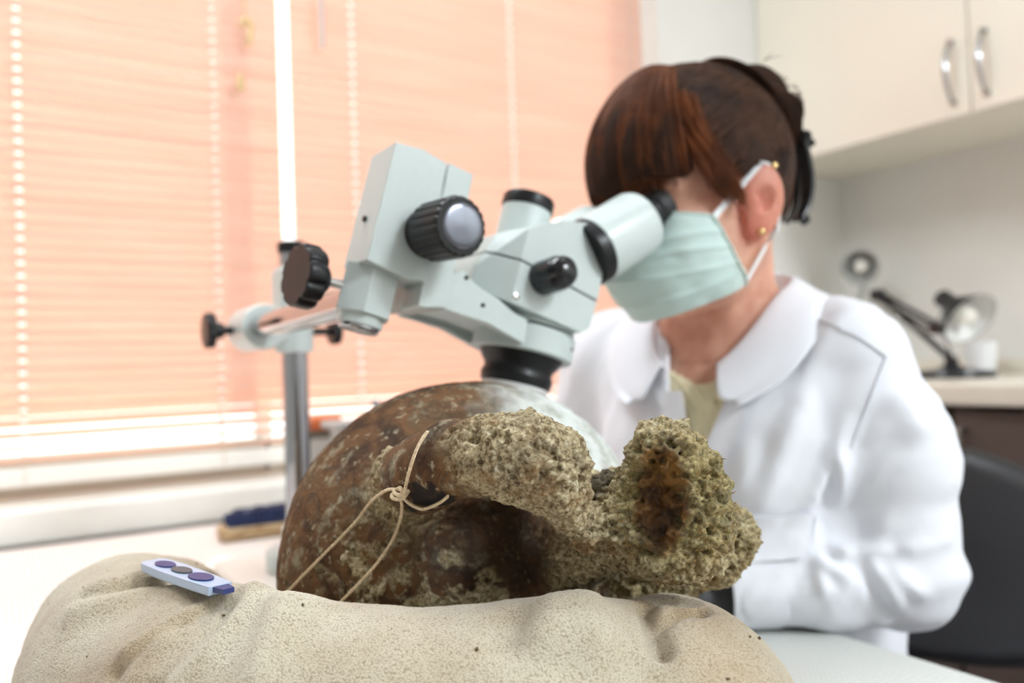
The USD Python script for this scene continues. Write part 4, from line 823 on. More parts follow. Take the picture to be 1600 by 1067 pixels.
for k in range(2600):                                                    # bangs, combed forward and down
    l0 = rng.uniform(-.066, .070); s = np.linspace(0, 1, 12)
    a = np.array([.045, l0 * .55, .100]); lend = l0 * 1.10; tend = .030 + .10 * abs(lend) + rng.normal(0, .005)
    e = np.array([.112 - 4.5 * lend ** 2, lend, tend - HC[2]]) ; e[2] = tend - HC[2]
    a = a - 0
    dr = a[None] * (1 - s)[:, None] + (e - [HC[0], 0, 0])[None] * s[:, None]; dr[:, 2] += .03 * np.sin(np.pi * s)
    pt = HC + rad_dir(dr, (.119, .079, .107)) * (1 + rng.uniform(.0, .035)); pt[:, 1] += rng.normal(0, .0015) + .003 * np.sin(s * 3 + rng.uniform(0, 6)) * s
    st.append(hw(pt))
for k in range(800):                                                     # the lock that falls in front of the near ear
    s = np.linspace(0, 1, 14); u = rng.uniform(0, 1)
    a = np.array([.055 - .02 * u, .030 + .030 * u, .122 - .02 * u]); e = np.array([.048 - .035 * u + rng.normal(0, .003), .0775, .020 - .012 * u + rng.normal(0, .006)])
    m_pt = np.array([.062 - .01 * u, .072, .065]); P3 = np.stack([a, m_pt, e]); w0, w1, w2 = (1 - s) ** 2, 2 * s * (1 - s), s ** 2
    st.append(hw(w0[:, None] * P3[0] + w1[:, None] * P3[1] + w2[:, None] * P3[2] + rng.normal(0, .0030, 3)))
curves('bangs', st, .0009, HAIRB, 'auburn bangs hanging to the brow')
st = []
HLN = np.array([(.062, 0, .098), (.056, .040, .090), (.044, .066, .062), (.030, .078, .034), (.016, .082, .006), (-.012, .083, .002), (-.040, .078, -.040), (-.055, .05, -.060)]) - HC
for k in range(4600):                                                    # the rest, drawn back into the bun
    s = np.linspace(0, 1, 12); ph = rng.uniform(-1, 1); t7 = min(abs(ph) * 7, 6.999); i7 = int(t7)
    a = HLN[i7] * (1 - t7 + i7) + HLN[i7 + 1] * (t7 - i7); a = a * (1, np.sign(ph), 1) + rng.normal(0, .004, 3) + (-rng.uniform(0, .05) if abs(ph) < .55 else 0, 0, 0)
    e = np.array([-.085, ph * .02, .050 + rng.normal(0, .012)])
    dr = a[None] * (1 - s)[:, None] + e[None] * s[:, None]; dr[:, 1] += np.sign(ph) * .03 * np.sin(np.pi * s) * abs(ph)
    pt = HC + rad_dir(dr, (.1005, .0825, .099)) * (1 + rng.uniform(.0, .035))
    st.append(hw(pt))
for k in range(900):                                                     # the bun
    ang = rng.uniform(0, 2 * np.pi); t = np.linspace(0, rng.uniform(1.5, 3.5), 14) + ang; tilt = rng.normal(0, .5); rr = rng.uniform(.8, 1.12)
    pt = np.stack([-.090 + .016 * tilt + .041 * rr * np.cos(t) * np.cos(tilt), .006 + .049 * rr * np.sin(t), .097 + .050 * rr * np.cos(t) * np.sin(tilt + .9)], -1); st.append(hw(pt))
for k in range(20):                                                      # flyaways
    a = np.array([rng.uniform(-.09, .02), rng.uniform(-.04, .06), .140 - rng.uniform(0, .01)]) if k < 12 else np.array([-.112, rng.uniform(-.02, .05), .06 + rng.uniform(0, .05)])
    d = np.array([-.03, rng.normal(0, .02), .008]) if k < 12 else np.array([-.03, .01, rng.normal(0, .012)]); s = np.linspace(0, 1, 8)[:, None]
    st.append(hw(a + d * s * rng.uniform(.3, 1.0) + rng.normal(0, .006, 3) * s ** 2))
curves('drawn_back_hair', st, .0009, HAIRM, 'dark brown hair drawn back into a bun')
# claw clip
CLIP = BLACK2
def claw(l):
    pts = [(-.092, l, .100), (-.108, l, .096), (-.124, l, .074), (-.132, l, .042), (-.130, l, .008), (-.116, l, -.016), (-.104, l, -.024)]
    return tube(hw(spline(pts, 40)), .0045 * (1 - .4 * np.abs(np.linspace(-1, 1, 40)) ** 2), 10)
obj('claw_clip', cat(*[claw(l) for l in (.036, .028, .018, .006, -.008)], tube(hw(spline([(-.128, .042, .058), (-.137, .032, .060), (-.140, .017, .058), (-.137, .002, .056), (-.128, -.010, .054)], 30)), .006, 10),
    tube(hw(spline([(-.131, .030, .050), (-.144, .032, .054), (-.149, .032, .050)], 12)), .0045, 8), tube(hw(spline([(-.108, .032, -.018), (-.117, .032, -.027)], 8)), .006, 8)), CLIP, wm, smooth=True, label='black plastic claw clip at the back of the head')
GOLD = mat('gold', (0.9, 0.66, 0.32), .15, 1.0)
for q in ((-.018, .0840, .029), (.008, .0810, -.026)):
    s = trimesh.creation.icosphere(2, .0034); s.apply_translation(onto(f_skin, hw(q)[None], .0012)[0]); obj('ear_stud', s, GOLD, wm, smooth=True, label='small round gold stud in the ear')

# face mask
def f_mbase(q): return smin(smin(f_face(q), sd_e(q, (.050, 0, -.036), (.056, .056, .046)), .02), sd_seg(q, (.086, 0, .012), (.070, 0, -.074), .020, .016), .02)
def mask():
    na, nt = 72, 60; u = np.linspace(-1, 1, na); t = np.linspace(0, 1, nt); U, T = np.meshgrid(u, t, indexing='ij')
    th = U * (.80 + .26 * T ** .8); tz = .016 - .018 * np.abs(U) ** 1.6 - T * (.103 - .034 * np.abs(U) ** 1.5)
    o = np.stack([np.full_like(U, -.012), np.zeros_like(U), tz], -1); d = np.stack([np.cos(th), np.sin(th), 0 * th], -1)
    far = (o + d * .24).reshape(-1, 3); inn = -d.reshape(-1, 3)
    off = .0035 + .004 * sstep(.1, .5, T.ravel()) * (1 - np.abs(U.ravel()) ** 3)
    t_ = np.zeros(len(far))
    for _ in range(80): t_ = np.minimum(t_ + .7 * (f_mbase(far + t_[:, None] * inn) - off), .235)
    p = far + t_[:, None] * inn
    pl_ = sum(.0020 * np.exp(-((T.ravel() - c - .05 * np.sin(2 * U.ravel() + c * 9)) / .035) ** 2) for c in (.28, .45, .62, .8)) + .0042 * (FB(p, .020, 2, 7) - .5) + .0060 * np.maximum(0, np.sin((U.ravel() * 3.2 + T.ravel() * 5.5))) ** 4 * sstep(.35, .6, T.ravel())
    p = p - inn * pl_[:, None]
    i, j = np.meshgrid(np.arange(na - 1), np.arange(nt - 1), indexing='ij'); a = (i * nt + j).ravel(); q = np.stack([a, a + 1, a + nt + 1, a + nt], 1)
    n = len(p); v = np.vstack([p, p + inn * .0012]); f = np.vstack([q[:, [0, 2, 1]], q[:, [0, 3, 2]], q[:, [0, 1, 2]] + n, q[:, [0, 2, 3]] + n])
    rim = [(k, k + 1) for k in range(nt - 1)] + [((na - 1) * nt + k + 1, (na - 1) * nt + k) for k in range(nt - 1)] + [((k + 1) * nt, k * nt) for k in range(na - 1)] + [(k * nt + nt - 1, (k + 1) * nt + nt - 1) for k in range(na - 1)]
    f = np.vstack([f] + [[(a, b, b + n), (a, b + n, a + n)] for a, b in rim]); P_ = p.reshape(na, nt, 3)
    return hw(v), f, hw(P_.reshape(-1, 3)).reshape(na, nt, 3)
mv, mf, MP = mask()
MASK = mat('pale_green_nonwoven', srgb(196, 214, 208), .8, bump=.2, bscale=1500, bdist=.0003, subsurface_weight=.1, subsurface_scale=.003)
mk = obj('face_mask', (mv, mf), MASK, wm, smooth=True, label='pale green pleated surgical mask')
obj('edge_binding', cat(tube(MP[-1] - HL * -.0008, .0016, 6), tube(MP[0], .0016, 6), tube(MP[:, 0], .0013, 6)), MASK, mk)
for k in (-1, 0):
    sg = 1 if k else -1
    tp = onto(f_skin, hw(np.array([(-.004, sg * .083, .036)])), .002)[0]; lwp = onto(f_skin, hw(np.array([(-.012, sg * .080, -.030)])), .002)[0]
    def band(a, b):
        q = a + (b - a) * np.linspace(0, 1, 30)[:, None]; dd = f_skin(q); q = np.where((dd < .0015)[:, None], onto(f_skin, q, .0015), q)
        g_ = grad(f_skin, q); t_ = np.gradient(q, axis=0); t_ /= np.linalg.norm(t_, axis=1, keepdims=True); s_ = np.cross(g_, t_); return q, s_, g_
    parts = []
    for a, b, wd in ((MP[k][2], tp, .0030), (MP[k][-3], lwp, .0020)):
        q, s_, g_ = band(a, b); n = len(q)
        v = np.vstack([q + s_ * wd + g_ * .0004, q - s_ * wd + g_ * .0004, q - s_ * wd - g_ * .0004, q + s_ * wd - g_ * .0004]); f = []
        for i in range(n - 1):
            for c in range(4):
                c2 = (c + 1) % 4; f += [(c * n + i, c2 * n + i, c2 * n + i + 1), (c * n + i, c2 * n + i + 1, c * n + i + 1)]
        parts.append((v, np.array(f)))
    bk = hw(np.array([(-.004, sg * .083, .036), (-.022, sg * .082, .026), (-.026, sg * .080, .004), (-.020, sg * .079, -.018), (-.012, sg * .080, -.030)])); parts.append(tube(spline(bk, 24), .0016, 6))
    obj('ear_loop', cat(*parts), WHITEP, mk, smooth=True, label='white elastic ear loop')

# clothes ------------------------------------------------------------
LE, RE_ = at(1402, 884, .80), np.array([.665, .885, .790])
LW, RW_ = np.array([.588, .580, .783]), np.array([.575, .725, .783])
LM = at(1382, 715, .80); LFm = (LE + LW) / 2
def f_lsl(p): return smin(sd_chain(p, [LSH, LM, LE], [.056, .061, .053], .01), sd_chain(p, [LE, LFm, LW], [.053, .050, .042], .01), .02)
def f_rsl(p): return smin(sd_chain(p, [RSH, (RSH + RE_) / 2, RE_], [.068, .072, .060], .01), sd_chain(p, [RE_, (RE_ + RW_) / 2, RW_], [.056, .048, .041], .01), .02)
def f_coat0(p):
    q = bl_(p); c = f_core(p) - .010
    c = smin(c, sd_e(q, (-.16, 0, .52), (.15, .195, .12)), .05)
    d = smin(smin(c, f_lsl(p), .022), f_rsl(p), .022)
    return d
def opening(p):
    """Negative inside the open front and the neck hole."""
    q = bl_(p); w = .004 + .036 * np.clip((q[..., 2] - .885) / .115, 0, 1.6)
    v = np.maximum(np.maximum(np.abs(q[..., 1] - .013) - w, .03 - q[..., 0]), .885 - q[..., 2])
    n = np.maximum(sd_chain(p, [NB - (0, 0, .02), NT + (0, 0, .05)], [.066, .066]), .99 - q[..., 2])
    return np.minimum(v, n)
def f_coat(p):
    o = f_coat0(p); d = np.maximum(o, -(o + .009)); d = smax(d, -opening(p), .003); 
    d = np.maximum(d, -(sd_seg(p, LW, LW + (LW - LFm), .036, .036))); d = np.maximum(d, -(sd_seg(p, RW_, RW_ + (RW_ - RE_) * .4, .035, .035)))
    wl = (p - LW) @ ((LW - LFm) / np.linalg.norm(LW - LFm)) - .004; wr_ = (p - RW_) @ ((RW_ - RE_) / np.linalg.norm(RW_ - RE_)) - .004
    near = sd_seg(p, LW, LW + (LW - LFm), .07, .07) < 0; nearr = sd_seg(p, RW_, RW_ + (RW_ - RE_) * .5, .07, .07) < 0
    d = np.where(near, np.maximum(d, wl), d); d = np.where(nearr, np.maximum(d, wr_), d)
    tab = np.maximum(np.maximum(TZ + .003 - p[..., 2], 0), 0); on = (p[..., 0] < TX1 + .012)
    d = np.where(on, np.maximum(d, TZ + .003 - p[..., 2]), d)
    return np.maximum(d, .437 - p[..., 2])
CV, CF = surface(f_coat, (.46, .28, .40), (1.06, 1.00, 1.14), .0046)
def folds(p):
    D1 = FDIR; N1 = np.cross(D1, BF); N1 /= np.linalg.norm(N1); N2 = np.cross(D1, N1)
    out = .003 * (FB(p, .06, 3, 70) - .5) * 2 + .016 * (FB(np.stack([p @ D1 * .22, p @ N1, p @ N2 * .6], -1), .034, 3, 76) - .5)
    def ridge(a, b, w, h):
        ab = b - a; t = np.clip(((p - a) @ ab) / (ab @ ab), 0, 1); d = np.linalg.norm(p - a - t[:, None] * ab, axis=1); return h * np.exp(-(d / w) ** 2) * np.sin(np.pi * np.clip(t, .02, .98)) ** .8
    for a, b, w, h in FOLD: out = out + 1.7 * ridge(a, b, w, h)
    out = np.maximum(out, -.006); al = LE - LSH; al /= np.linalg.norm(al); s_ = (p - LSH) @ al; r = FB(np.stack([p @ al * .5, p @ np.cross(al, Z), p @ Z], -1), .035, 2, 71)
    return out + .010 * (r - .5) * sstep(.012, -.004, f_lsl(p) - .004) 
FP = lambda pix, off=0.0: seen(f_coat0, pix, off)
_q = FP([(1320, 580), (1190, 790)]); FDIR = (_q[1] - _q[0]) / np.linalg.norm(_q[1] - _q[0])
FOLD = []
for pix, w, h in (([(1290, 862), (1400, 858)], .007, .008), ([(1400, 858), (1490, 840)], .007, .007), ([(1268, 872), (1330, 905)], .006, .007), ([(1330, 905), (1365, 990)], .007, .006), ([(1350, 868), (1410, 950)], .007, .008), ([(1380, 880), (1450, 935)], .007, .006), ([(1275, 885), (1290, 935)], .005, .005),
                  ([(1320, 700), (1300, 790)], .008, .009), ([(1330, 640), (1270, 800)], .010, .007), ([(1240, 640), (1180, 800)], .012, .006), ([(1290, 560), (1210, 720)], .012, .005), ([(1180, 680), (1150, 790)], .010, .005), ([(1400, 600), (1440, 700)], .014, .005), ([(1310, 880), (1290, 862)], .005, -.006), ([(1345, 895), (1395, 965)], .005, -.007), ([(1305, 720), (1285, 830)], .007, -.012)):
    q = FP(pix)
    if not np.isnan(q).any(): FOLD.append((q[0], q[1], w, h))
cn = vnormals(CV, CF); cg = grad(f_coat0, CV)
CV = CV + cg * folds(CV)[:, None]; onb = (CV[:, 0] < TX1 + .014) & (CV[:, 2] > .70); CV[onb, 2] = np.maximum(CV[onb, 2], TZ + .002)
CV, CF = taubin(CV, CF, 5)
COAT = mat('white_cotton', srgb(228, 230, 237), .85, var=.015, vscale=8, bump=.15, bscale=1400, bdist=.0003, sheen_weight=.1)
co = obj('lab_coat', (CV, CF), COAT, wm, smooth=True, label='white cotton lab coat with open collar')
def patch(pix, off=.004, th=.0022, n=34, fn=None):
    """A cloth piece traced on the coat's surface, with thickness."""
    fn = fn or (lambda p: f_coat0(p) - folds(p)); pg = Polygon(pix); x0, y0, x1, y1 = pg.bounds; st_ = max(x1 - x0, y1 - y0) / n
    g = np.stack(np.meshgrid(np.arange(x0, x1, st_), np.arange(y0, y1, st_)), -1).reshape(-1, 2); g = g[[pg.buffer(-st_ * .4).contains(Point(*a)) for a in g]]
    bd = np.array([pg.exterior.interpolate(s).coords[0] for s in np.arange(0, pg.length, st_ * .8)]); q = np.vstack([bd, g])
    p = seen(fn, q, off); ok = ~np.isnan(p).any(1); q, p = q[ok], p[ok]; nb = int(ok[:len(bd)].sum())
    tri = Delaunay(q).simplices; tri = tri[[pg.buffer(.3).contains(Point(*q[t].mean(0))) for t in tri]]
    e1 = q[tri[:, 1]] - q[tri[:, 0]]; e2 = q[tri[:, 2]] - q[tri[:, 0]]; fl = e1[:, 0] * e2[:, 1] - e1[:, 1] * e2[:, 0] > 0; tri[fl] = tri[fl][:, [0, 2, 1]]
    m = len(p); inn = p - grad(f_coat0, p) * th; v = np.vstack([p, inn]); r = [(i, (i + 1) % nb) for i in range(nb)]
    f = np.vstack([tri, tri[:, ::-1] + m] + [[(b, a, a + m), (b, a + m, b + m)] for a, b in r]); return v, f
obj('lapel', patch([(1086, 742), (1100, 700), (1126, 640), (1148, 596), (1160, 616), (1163, 655), (1150, 690), (1118, 738), (1096, 770)], .0045), COAT, co, smooth=40)
obj('lapel', patch([(1078, 735), (1074, 690), (1070, 650), (1064, 610), (1040, 612), (1012, 598), (1036, 640), (1030, 660), (1058, 705)], .0045), COAT, co, smooth=40)
obj('pocket', patch([(1150, 806), (1215, 808), (1276, 799), (1268, 850), (1252, 872), (1150, 880)], .004), COAT, co, smooth=40, label='breast pocket')
# collar: a stand round the neck, folded out and down
def collar():
    from scipy.ndimage import gaussian_filter1d
    n = 90; ph = np.linspace(-1, 1, n); rows = []
    bk = np.clip(1 - np.abs(ph) ** 1.5, 0, 1)
    ang = ph * 2.78; ctr = NB + np.array([.004, 0, 0])
    dirs = -np.cos(ang)[:, None] * BF + np.sin(ang)[:, None] * BL
    top = ctr + dirs * (.066 + .004 * np.abs(ph))[:, None] + np.stack([0 * ph, 0 * ph, .058 * np.cos(ang * .5) ** 1.2 - .005 - .050 * sstep(.62, 1.0, np.abs(ph))], -1)
    fr_ = sstep(.55, 1.0, np.abs(ph)); top += (BF * .022) * fr_[:, None]
    base = top + np.array([0, 0, -.045]) - dirs * .002
    fold = top + dirs * .008 + np.array([0, 0, .004])
    out1 = top + dirs * .026 + np.array([0, 0, -.020]); wdt = .036 + .024 * np.abs(ph)
    out2 = top + dirs * wdt[:, None] + np.stack([0 * ph, 0 * ph, -.050 + .026 * fr_], -1) + BL * (np.sign(ph) * .016 * fr_)[:, None]
    f0 = lambda p: f_coat0(p) - folds(p)
    lift = lambda q, o: np.where((f0(q) < o)[:, None], onto(f0, q, o), q)
    def settle(q, o):
        m = onto(f_coat0, q, o, 3) - q; L_ = np.linalg.norm(m, axis=1, keepdims=True); m = m * np.minimum(1, .03 / np.maximum(L_, 1e-9)); return q + gaussian_filter1d(m, 4, axis=0, mode='nearest')
    rows = [top + np.array([0, 0, -.026]) - dirs * .003, top, fold, settle(np.where((f_coat0(out1) < .010)[:, None], out1 + (0, 0, .006), out1), np.maximum(.010, f_coat0(out1))), settle((out1 + out2) / 2, .0105), settle(out2, .0085)]
    rows = [gaussian_filter1d(r_, 2.0, axis=0, mode='nearest') for r_ in rows]
    from scipy.interpolate import CubicSpline
    R_ = np.stack(rows); cs = CubicSpline(np.linspace(0, 1, 6), R_)(np.linspace(0, 1, 26))
    m = cs.shape[0]; v = cs.reshape(-1, 3); i, j = np.meshgrid(np.arange(m - 1), np.arange(n - 1), indexing='ij'); a = (i * n + j).ravel(); q = np.stack([a, a + 1, a + n + 1, a + n], 1)
    vn = vnormals(v, np.vstack([q[:, [0, 1, 2]], q[:, [0, 2, 3]]])); N_ = len(v); V2 = np.vstack([v + vn * .0012, v - vn * .0012])
    f = np.vstack([q[:, [0, 1, 2]], q[:, [0, 2, 3]], q[:, [0, 2, 1]] + N_, q[:, [0, 3, 2]] + N_])
    rim = [(k, k + 1) for k in range(n - 1)] + [((m - 1) * n + k + 1, (m - 1) * n + k) for k in range(n - 1)] + [((k + 1) * n, k * n) for k in range(m - 1)] + [(k * n + n - 1, (k + 1) * n + n - 1) for k in range(m - 1)]
    return V2, np.vstack([f] + [[(b, a, a + N_), (b, a + N_, b + N_)] for a, b in rim])
obj('collar', collar(), COAT, co, smooth=True)
def seam(pix):
    q = seen(lambda p: f_coat0(p) - folds(p), np.stack([np.interp(np.linspace(0, 1, 40), np.linspace(0, 1, len(pix)), c) for c in np.array(pix, float).T], -1), .0008); q = q[~np.isnan(q).any(1)]; return tube(q, .0011, 6)
obj('yoke_seam', cat(seam([(1262, 492), (1300, 506), (1345, 528), (1385, 556)]), seam([(1385, 556), (1365, 610), (1345, 660), (1330, 700)])), COAT, co, smooth=True)
cd_ = (LW - LFm) / np.linalg.norm(LW - LFm)
obj('cuff', shade(LW + cd_ * .005, -cd_, [(.0435, 0), (.0450, .004), (.0464, .048), (.0450, .052)], .003), COAT, co, smooth=40)
BLOUSE = mat('cream_knit', srgb(236, 226, 190), .85, bump=.3, bscale=900, bdist=.0004)
def f_bl(p):
    q = bl_(p); c = f_core(p) - .0065; sc = .972 + 1.0 * np.abs(q[..., 1] - .013) ** 1.25
    return np.maximum(np.maximum(np.maximum(c, -(c + .005)), q[..., 2] - np.minimum(sc, 1.03)), np.maximum(.70 - q[..., 2], np.abs(q[..., 1] - .01) - .062))
obj('blouse', surface(f_bl, (.50, .42, .70), (.86, .86, 1.04), .004), BLOUSE, wm, smooth=True, label='cream knitted top under the coat')
# trousers and shoes under the table
hipc = bw(-.15, 0, .53)
LG = [[bw(-.15, .09, .53), np.array([.50, .50, .53]), np.array([.53, .49, .12])], [bw(-.15, -.09, .53), np.array([.46, .72, .53]), np.array([.50, .73, .12])]]
def f_leg(p): return np.maximum(smin(smin(sd_chain(p, LG[0], [.088, .064, .048], .01), sd_chain(p, LG[1], [.088, .064, .048], .01), .02), sd_ell(p, hipc, np.stack([BF, BL, Z]), (.12, .165, .105)), .03), .10 - p[..., 2])
TROU = mat('light_grey_trousers', srgb(176, 188, 194), .8, var=.04, vscale=12)
obj('trousers', surface(f_leg, (.36, .34, .08), (1.00, .98, .66), .008), TROU, wm, smooth=True)
for L_ in LG:
    a = L_[2]; f_sh = lambda p: np.maximum(smin(sd_seg(p, (a[0] + .03, a[1], .055), (a[0] - .11, a[1], .040), .042, .036), sd_seg(p, (a[0] + .01, a[1], .06), (a[0], a[1], .11), .042, .042), .02), .0015 - p[..., 2])
    obj('shoe', surface(f_sh, (a[0] - .2, a[1] - .08, -.004), (a[0] + .1, a[1] + .08, .13), .005), RUBBER, wm, smooth=True)
# gloved hands resting on the table
def hand(w, d, side, curl):
    d = np.asarray(d, float); d /= np.linalg.norm(d); s = np.cross(Z, d) * side; s /= np.linalg.norm(s); n = np.array([0, 0, 1.0])
    def pt(a, b, c): return w + d * a + s * b + n * c
    zb = TZ + .012
    palm = [(pt(0, 0, -.004), .026), (pt(.03, .012, -.012), .017), (pt(.03, -.012, -.012), .017), (pt(.082, .028, -.014), .0125), (pt(.086, .008, -.010), .0125), (pt(.082, -.012, -.011), .012), (pt(.074, -.030, -.016), .0115)]
    ch = []
    for b, L_, r in ((.028, .068, .0088), (.008, .076, .0090), (-.012, .070, .0086), (-.030, .055, .0076)):
        a0 = .082 - abs(b - .005) * .2; p0 = pt(a0, b, -.012); p1 = pt(a0 + L_ * .45 * math.cos(curl), b * 1.1, -.012 - L_ * .45 * math.sin(curl) * .5); p2 = pt(a0 + L_ * .75 * math.cos(curl), b * 1.12, -.016 - L_ * .4 * math.sin(curl)); p3 = pt(a0 + L_ * .95 * math.cos(curl), b * 1.1, -.02 - L_ * .5 * math.sin(curl))
        ch.append(([p0, p1, p2, p3], [r * 1.12, r, r * .95, r * .82]))
    ch.append(([pt(.022, .024, -.014), pt(.050, .046, -.018), pt(.078, .054, -.022), pt(.098, .052, -.024)], [.0125, .0108, .0100, .0085]))
    def fn(p):
        e = sd_chain(p, [palm[0][0], palm[1][0], palm[3][0]], [.026, .017, .0125]); 
        for i, j in ((0, 2), (2, 6), (2, 5), (1, 4), (3, 4), (4, 5), (5, 6), (1, 2)): e = smin(e, sd_seg(p, palm[i][0], palm[j][0], palm[i][1], palm[j][1]), .010)
        for pts, rs in ch: e = smin(e, sd_chain(p, [np.array([q[0], q[1], max(q[2], zb)]) for q in pts], rs, .003), .004)
        e = smin(e, sd_seg(p, w - d * .05, w, .027, .027), .01); return np.maximum(e, TZ + .0025 - p[..., 2])
    allp = np.array([q for pts, _ in ch for q in pts] + [w - d * .06, w + d * .1]); return taubin(*surface(fn, allp.min(0) - .035, allp.max(0) + .035, .0026), 4)
GLOVE = mat('black_nitrile', (.012, .012, .013), .55, bump=.2, bscale=300, bdist=.0006)
obj('glove', hand(LW + (0, 0, -.004), (-.80, .55, 0), -1, .5), GLOVE, wm, smooth=True, label='black nitrile glove on the hand')
obj('glove', hand(RW_ + (0, 0, -.004), (-.55, -.75, 0), 1, .5), GLOVE, wm, smooth=True, label='black nitrile glove on the hand')

# chair
ch = thing('office_chair', 'black leatherette office chair the woman is sitting on', 'chair', tuple(bw(-.19, 0, 0)))
seat_o = bw(-.20, 0, .425)
def cbox(f0, f1, l0, l1, z0, z1, r): 
    s = m3.Manifold.sphere(r, 16); return m3.Manifold.batch_hull([s.translate(tuple(float(x) for x in bw(a, b, c))) for a in (f0 + r, f1 - r) for b in (l0 + r, l1 - r) for c in (z0 + r, z1 - r)])
obj('seat', cbox(-.40, .04, -.24, .24, .35, .420, .028), LEATHER, ch, smooth=40)
bk = []
for l in np.linspace(-.23, .23, 15):
    cz = .035 * (l / .23) ** 2; e = .03 * (abs(l) / .23) ** 4
    for z, f in ((.60 + e, -.395), (.72, -.405), (.845 - e * 1.2, -.425)): bk.append((l, z, f + cz))
bk = np.array(bk).reshape(15, 3, 3); parts = []
for i in range(14): parts.append(m3.Manifold.batch_hull([m3.Manifold.sphere(.026, 12).translate(tuple(float(x) for x in bw(q[2], q[0], q[1]))) for q in bk[i:i + 2].reshape(-1, 3)]))
obj('backrest', m3.Manifold.batch_boolean(parts, m3.OpType.Add), LEATHER, ch, smooth=60)
obj('backrest_bracket', cat(tube([bw(-.20, 0, .35), bw(-.42, 0, .35), bw(-.455, 0, .42), bw(-.452, 0, .70)], .016, 12)), BLACK, ch)
obj('gas_post', cyl(bw(-.19, 0, .10), bw(-.19, 0, .37), .025, 24), BLACK, ch)
for k in range(5):
    a = k * 2 * math.pi / 5 + .3; e = bw(-.19, 0, .075) + .27 * np.array([math.cos(a), math.sin(a), 0])
    lg_ = obj('leg', tube([bw(-.19, 0, .115), bw(-.19, 0, .115) * .5 + e * .5 + (0, 0, .005), e], [.022, .019, .015], 10), BLACK, ch)
    obj('caster', cyl(e + (-.02 * math.sin(a), .02 * math.cos(a), -.047), e + (.02 * math.sin(a), -.02 * math.cos(a), -.047), .027, 24, .004), BLACK, lg_)
    obj('caster_stem', cyl(e + (0, 0, -.03), e, .008, 10), STEEL, lg_)
for s_ in (-1, 1): obj('arm_post', tube([bw(-.25, s_ * .22, .39), bw(-.25, s_ * .275, .40), bw(-.28, s_ * .285, .56), bw(-.40, s_ * .25, .62)], .013, 10), BLACK, ch)

# ------------------------------------------------------------------ small things on the table
bd0, bd1 = atz(356, 1.27, TZ + .0035), atz(466, 1.32, TZ + .0035)
br = thing('scrubbing_brush', 'wooden scrubbing brush with navy bristles lying on the table behind the microscope base', 'brush', (bd0 + bd1) / 2)
bdir = bd1 - bd0; bdir /= np.linalg.norm(bdir); bs = np.cross(Z, bdir)
def wood():
    usdkit.material(stage, '/World/Looks/pale_wood', {'g': ('geometry', {}), 'm': ('mapping', {'scale': (20, 20, 160)}), 'n': ('noise_texture', {'scale': 3, 'detail': 4}), 'r': ('rgb_ramp', {'ramp': [(.35, srgb(150, 116, 76)), (.65, srgb(206, 182, 142))]}), 'p': ('principled_bsdf', {'roughness': .5})},
                    [('g.position', 'm.vector'), ('m.vector', 'n.vector'), ('n.fac', 'r.fac'), ('r.color', 'p.base_color')], surface='p.BSDF'); return '/World/Looks/pale_wood'
def ob_(a0, a1, b0, b1, c0, c1, r, o=bd0):
    s = m3.Manifold.sphere(r, 12); return m3.Manifold.batch_hull([s.translate(tuple(float(x) for x in o + bdir * a + bs * b + Z * c)) for a in (a0 + r, a1 - r) for b in (b0 + r, b1 - r) for c in (c0 + r, c1 - r)])
obj('handle', ob_(-.014, .17, -.026, .026, 0.0, .022, .008), wood(), br, smooth=40)
rng = np.random.default_rng(31); bl2 = []
for a in np.linspace(.0, .155, 30):
    for b in np.linspace(-.020, .020, 8):
        q = bd0 + bdir * a + bs * b + Z * .021; hb_ = .0225 * (1 - .35 * (1 - min(1, a / .03)) ** 2); bl2.append(tube([q, q + Z * hb_ * .5 + rng.normal(0, .0006, 3), q + Z * hb_ + rng.normal(0, .0010, 3)], [.0030, .0033, .0028], 5))
obj('bristles', cat(*bl2), mat('navy_bristle', srgb(34, 50, 92), .6, var=.3, vscale=80), br, kind='stuff', label='dense navy blue bristles')
# toothbrush on the pillow
d2 = FW + ((np.array([[240.], [334.]]) - 800) * RT - (np.array([[888.], [936.]]) - 533.5) * UP) / FPX
tm = trimesh.Trimesh(PV, PF, process=False); hit = []
for d_ in d2:
    o_ = PV - EYE; t_ = o_ @ d_ / (d_ @ d_); r_ = np.linalg.norm(o_ - t_[:, None] * d_, axis=1); c_ = np.nonzero(r_ < .004)[0]; hit.append(PV[c_[t_[c_].argmin()]] + (0, 0, .006))
ta, tb_ = hit; tl = ta + (tb_ - ta) * np.linspace(0, 1.0, 40)[:, None]
td = tl[-1] - tl[0]; tL = np.linalg.norm(td); td /= tL; tside = np.cross(Z, td); tside /= np.linalg.norm(tside); tn = np.cross(td, tside)
tbn = thing('craft_knife', 'pale blue craft knife with navy rubber grips lying on the beige pillow', 'knife', tl[20])
pg = Polygon([(0, -.004), (.004, -.0065), (.03, -.0075), (tL * .8, -.0065), (tL, -.0055), (tL, .0055), (tL * .8, .0065), (.03, .0075), (.004, .0065), (0, .004)])
obj('handle', extr(pg.buffer(.001), tl[0], td, tside, -.0015, .0030), mat('pale_blue_plastic', srgb(170, 188, 212), .3, bevel=.0012), tbn, smooth=30)
NAVY = mat('navy_rubber', srgb(40, 54, 110), .45); GREYR = mat('grey_rubber', srgb(70, 76, 82), .5)
for a, L_, w_, m_1 in ((.020, .010, .0045, NAVY), (.042, .010, .0042, GREYR), (.066, .011, .0052, NAVY), (.088, .010, .0045, NAVY)):
    if a < tL - .005:
        e = Point(0, 0).buffer(1, 16); from shapely import affinity
        obj('grip', extr(affinity.translate(affinity.scale(e, L_, w_), a, 0), tl[0], td, tside, .0029, .0039), m_1, tbn, smooth=30, label='dark rubber grip inset')
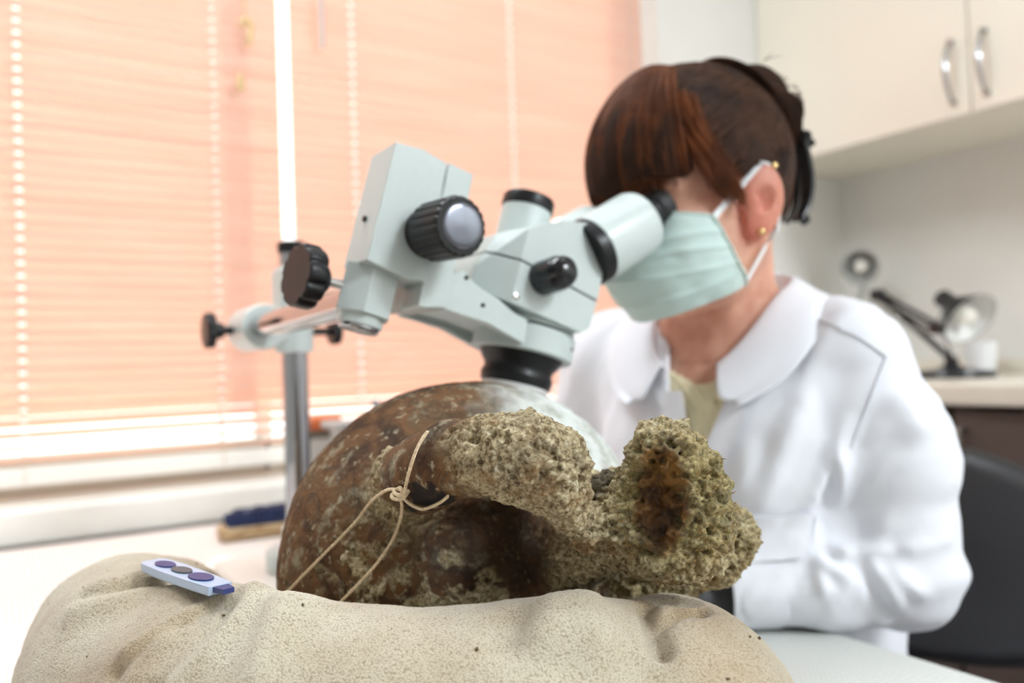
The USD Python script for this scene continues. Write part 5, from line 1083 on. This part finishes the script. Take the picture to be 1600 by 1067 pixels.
obj('nose', extr(Polygon([(tL - .001, -.0045), (tL + .010, -.003), (tL + .010, .003), (tL - .001, .0045)]), tl[0], td, tside, .0, .0026), NAVY, tbn, smooth=30)
# things on the table behind the pot
o1 = atz(530, 1.20, TZ + .0035)
b = thing('orange_case', 'small orange case with dark base standing on the table behind the chrome post', 'case', o1)
obj('lid', rbox(o1 + (-.05, -.03, .170), o1 + (.0, .04, .188), .004), mat('orange_plastic', srgb(224, 120, 70), .5), b, smooth=30)
obj('base', rbox(o1 + (-.049, -.029, 0), o1 + (-.001, .039, .169), .004), mat('pale_card', srgb(222, 220, 216), .6), b, smooth=30)
obj('band', rbox(o1 + (-.0495, -.0295, .158), o1 + (-.0005, .0395, .1695), .002), mat('olive_grey', srgb(120, 112, 100), .5), b, smooth=30)
o2 = np.array([.412, 1.055, TZ + .0245])
b = thing('grey_box', 'light grey plastic box with flared rim on the microscope base behind the amphora', 'box', o2)
obj('shell', cat(rbox(o2 + (-.036, -.028, 0), o2 + (.044, .036, .160), .005), rbox(o2 + (-.046, -.034, .155), o2 + (.052, .042, .165), .003)), LGREY, b, smooth=30)
p0 = at(584, 628, 1.075); p1 = atz(868, .95, TZ + .0305)
sc = obj('steel_rod', tube([p0, p0 + (p1 - p0) * .25, p0 + (p1 - p0) * .6, p1], [.0045, .0055, .0055, .005], 12), mat('dull_grey_metal', srgb(128, 128, 132), .4, .5), smooth=True)
tag(stage.GetPrimAtPath(sc), 'thin grey metal rod leaning on the rim of the grey box behind the amphora', 'rod')
# crumbs on the pillow
rng = np.random.default_rng(77); crumbs = []
fr_i = np.nonzero((pn[:, 2] > .05) & (((EYE - PV) * pn).sum(1) > 0))[0]
for i in rng.choice(fr_i, 30, replace=False):
    c = trimesh.creation.icosphere(1, rng.uniform(.0003, .0008)); c.vertices *= rng.uniform(.5, 1.6, 3); c.apply_translation(PV[i] + pn[i] * .0005); crumbs.append(c)
cr = obj('dirt_crumbs', cat(*crumbs), mat('dirt', srgb(108, 88, 60), .9, var=.4, vscale=300), kind='stuff'); tag(stage.GetPrimAtPath(cr), 'dark crumbs of dirt scattered over the beige pillow', 'dirt')
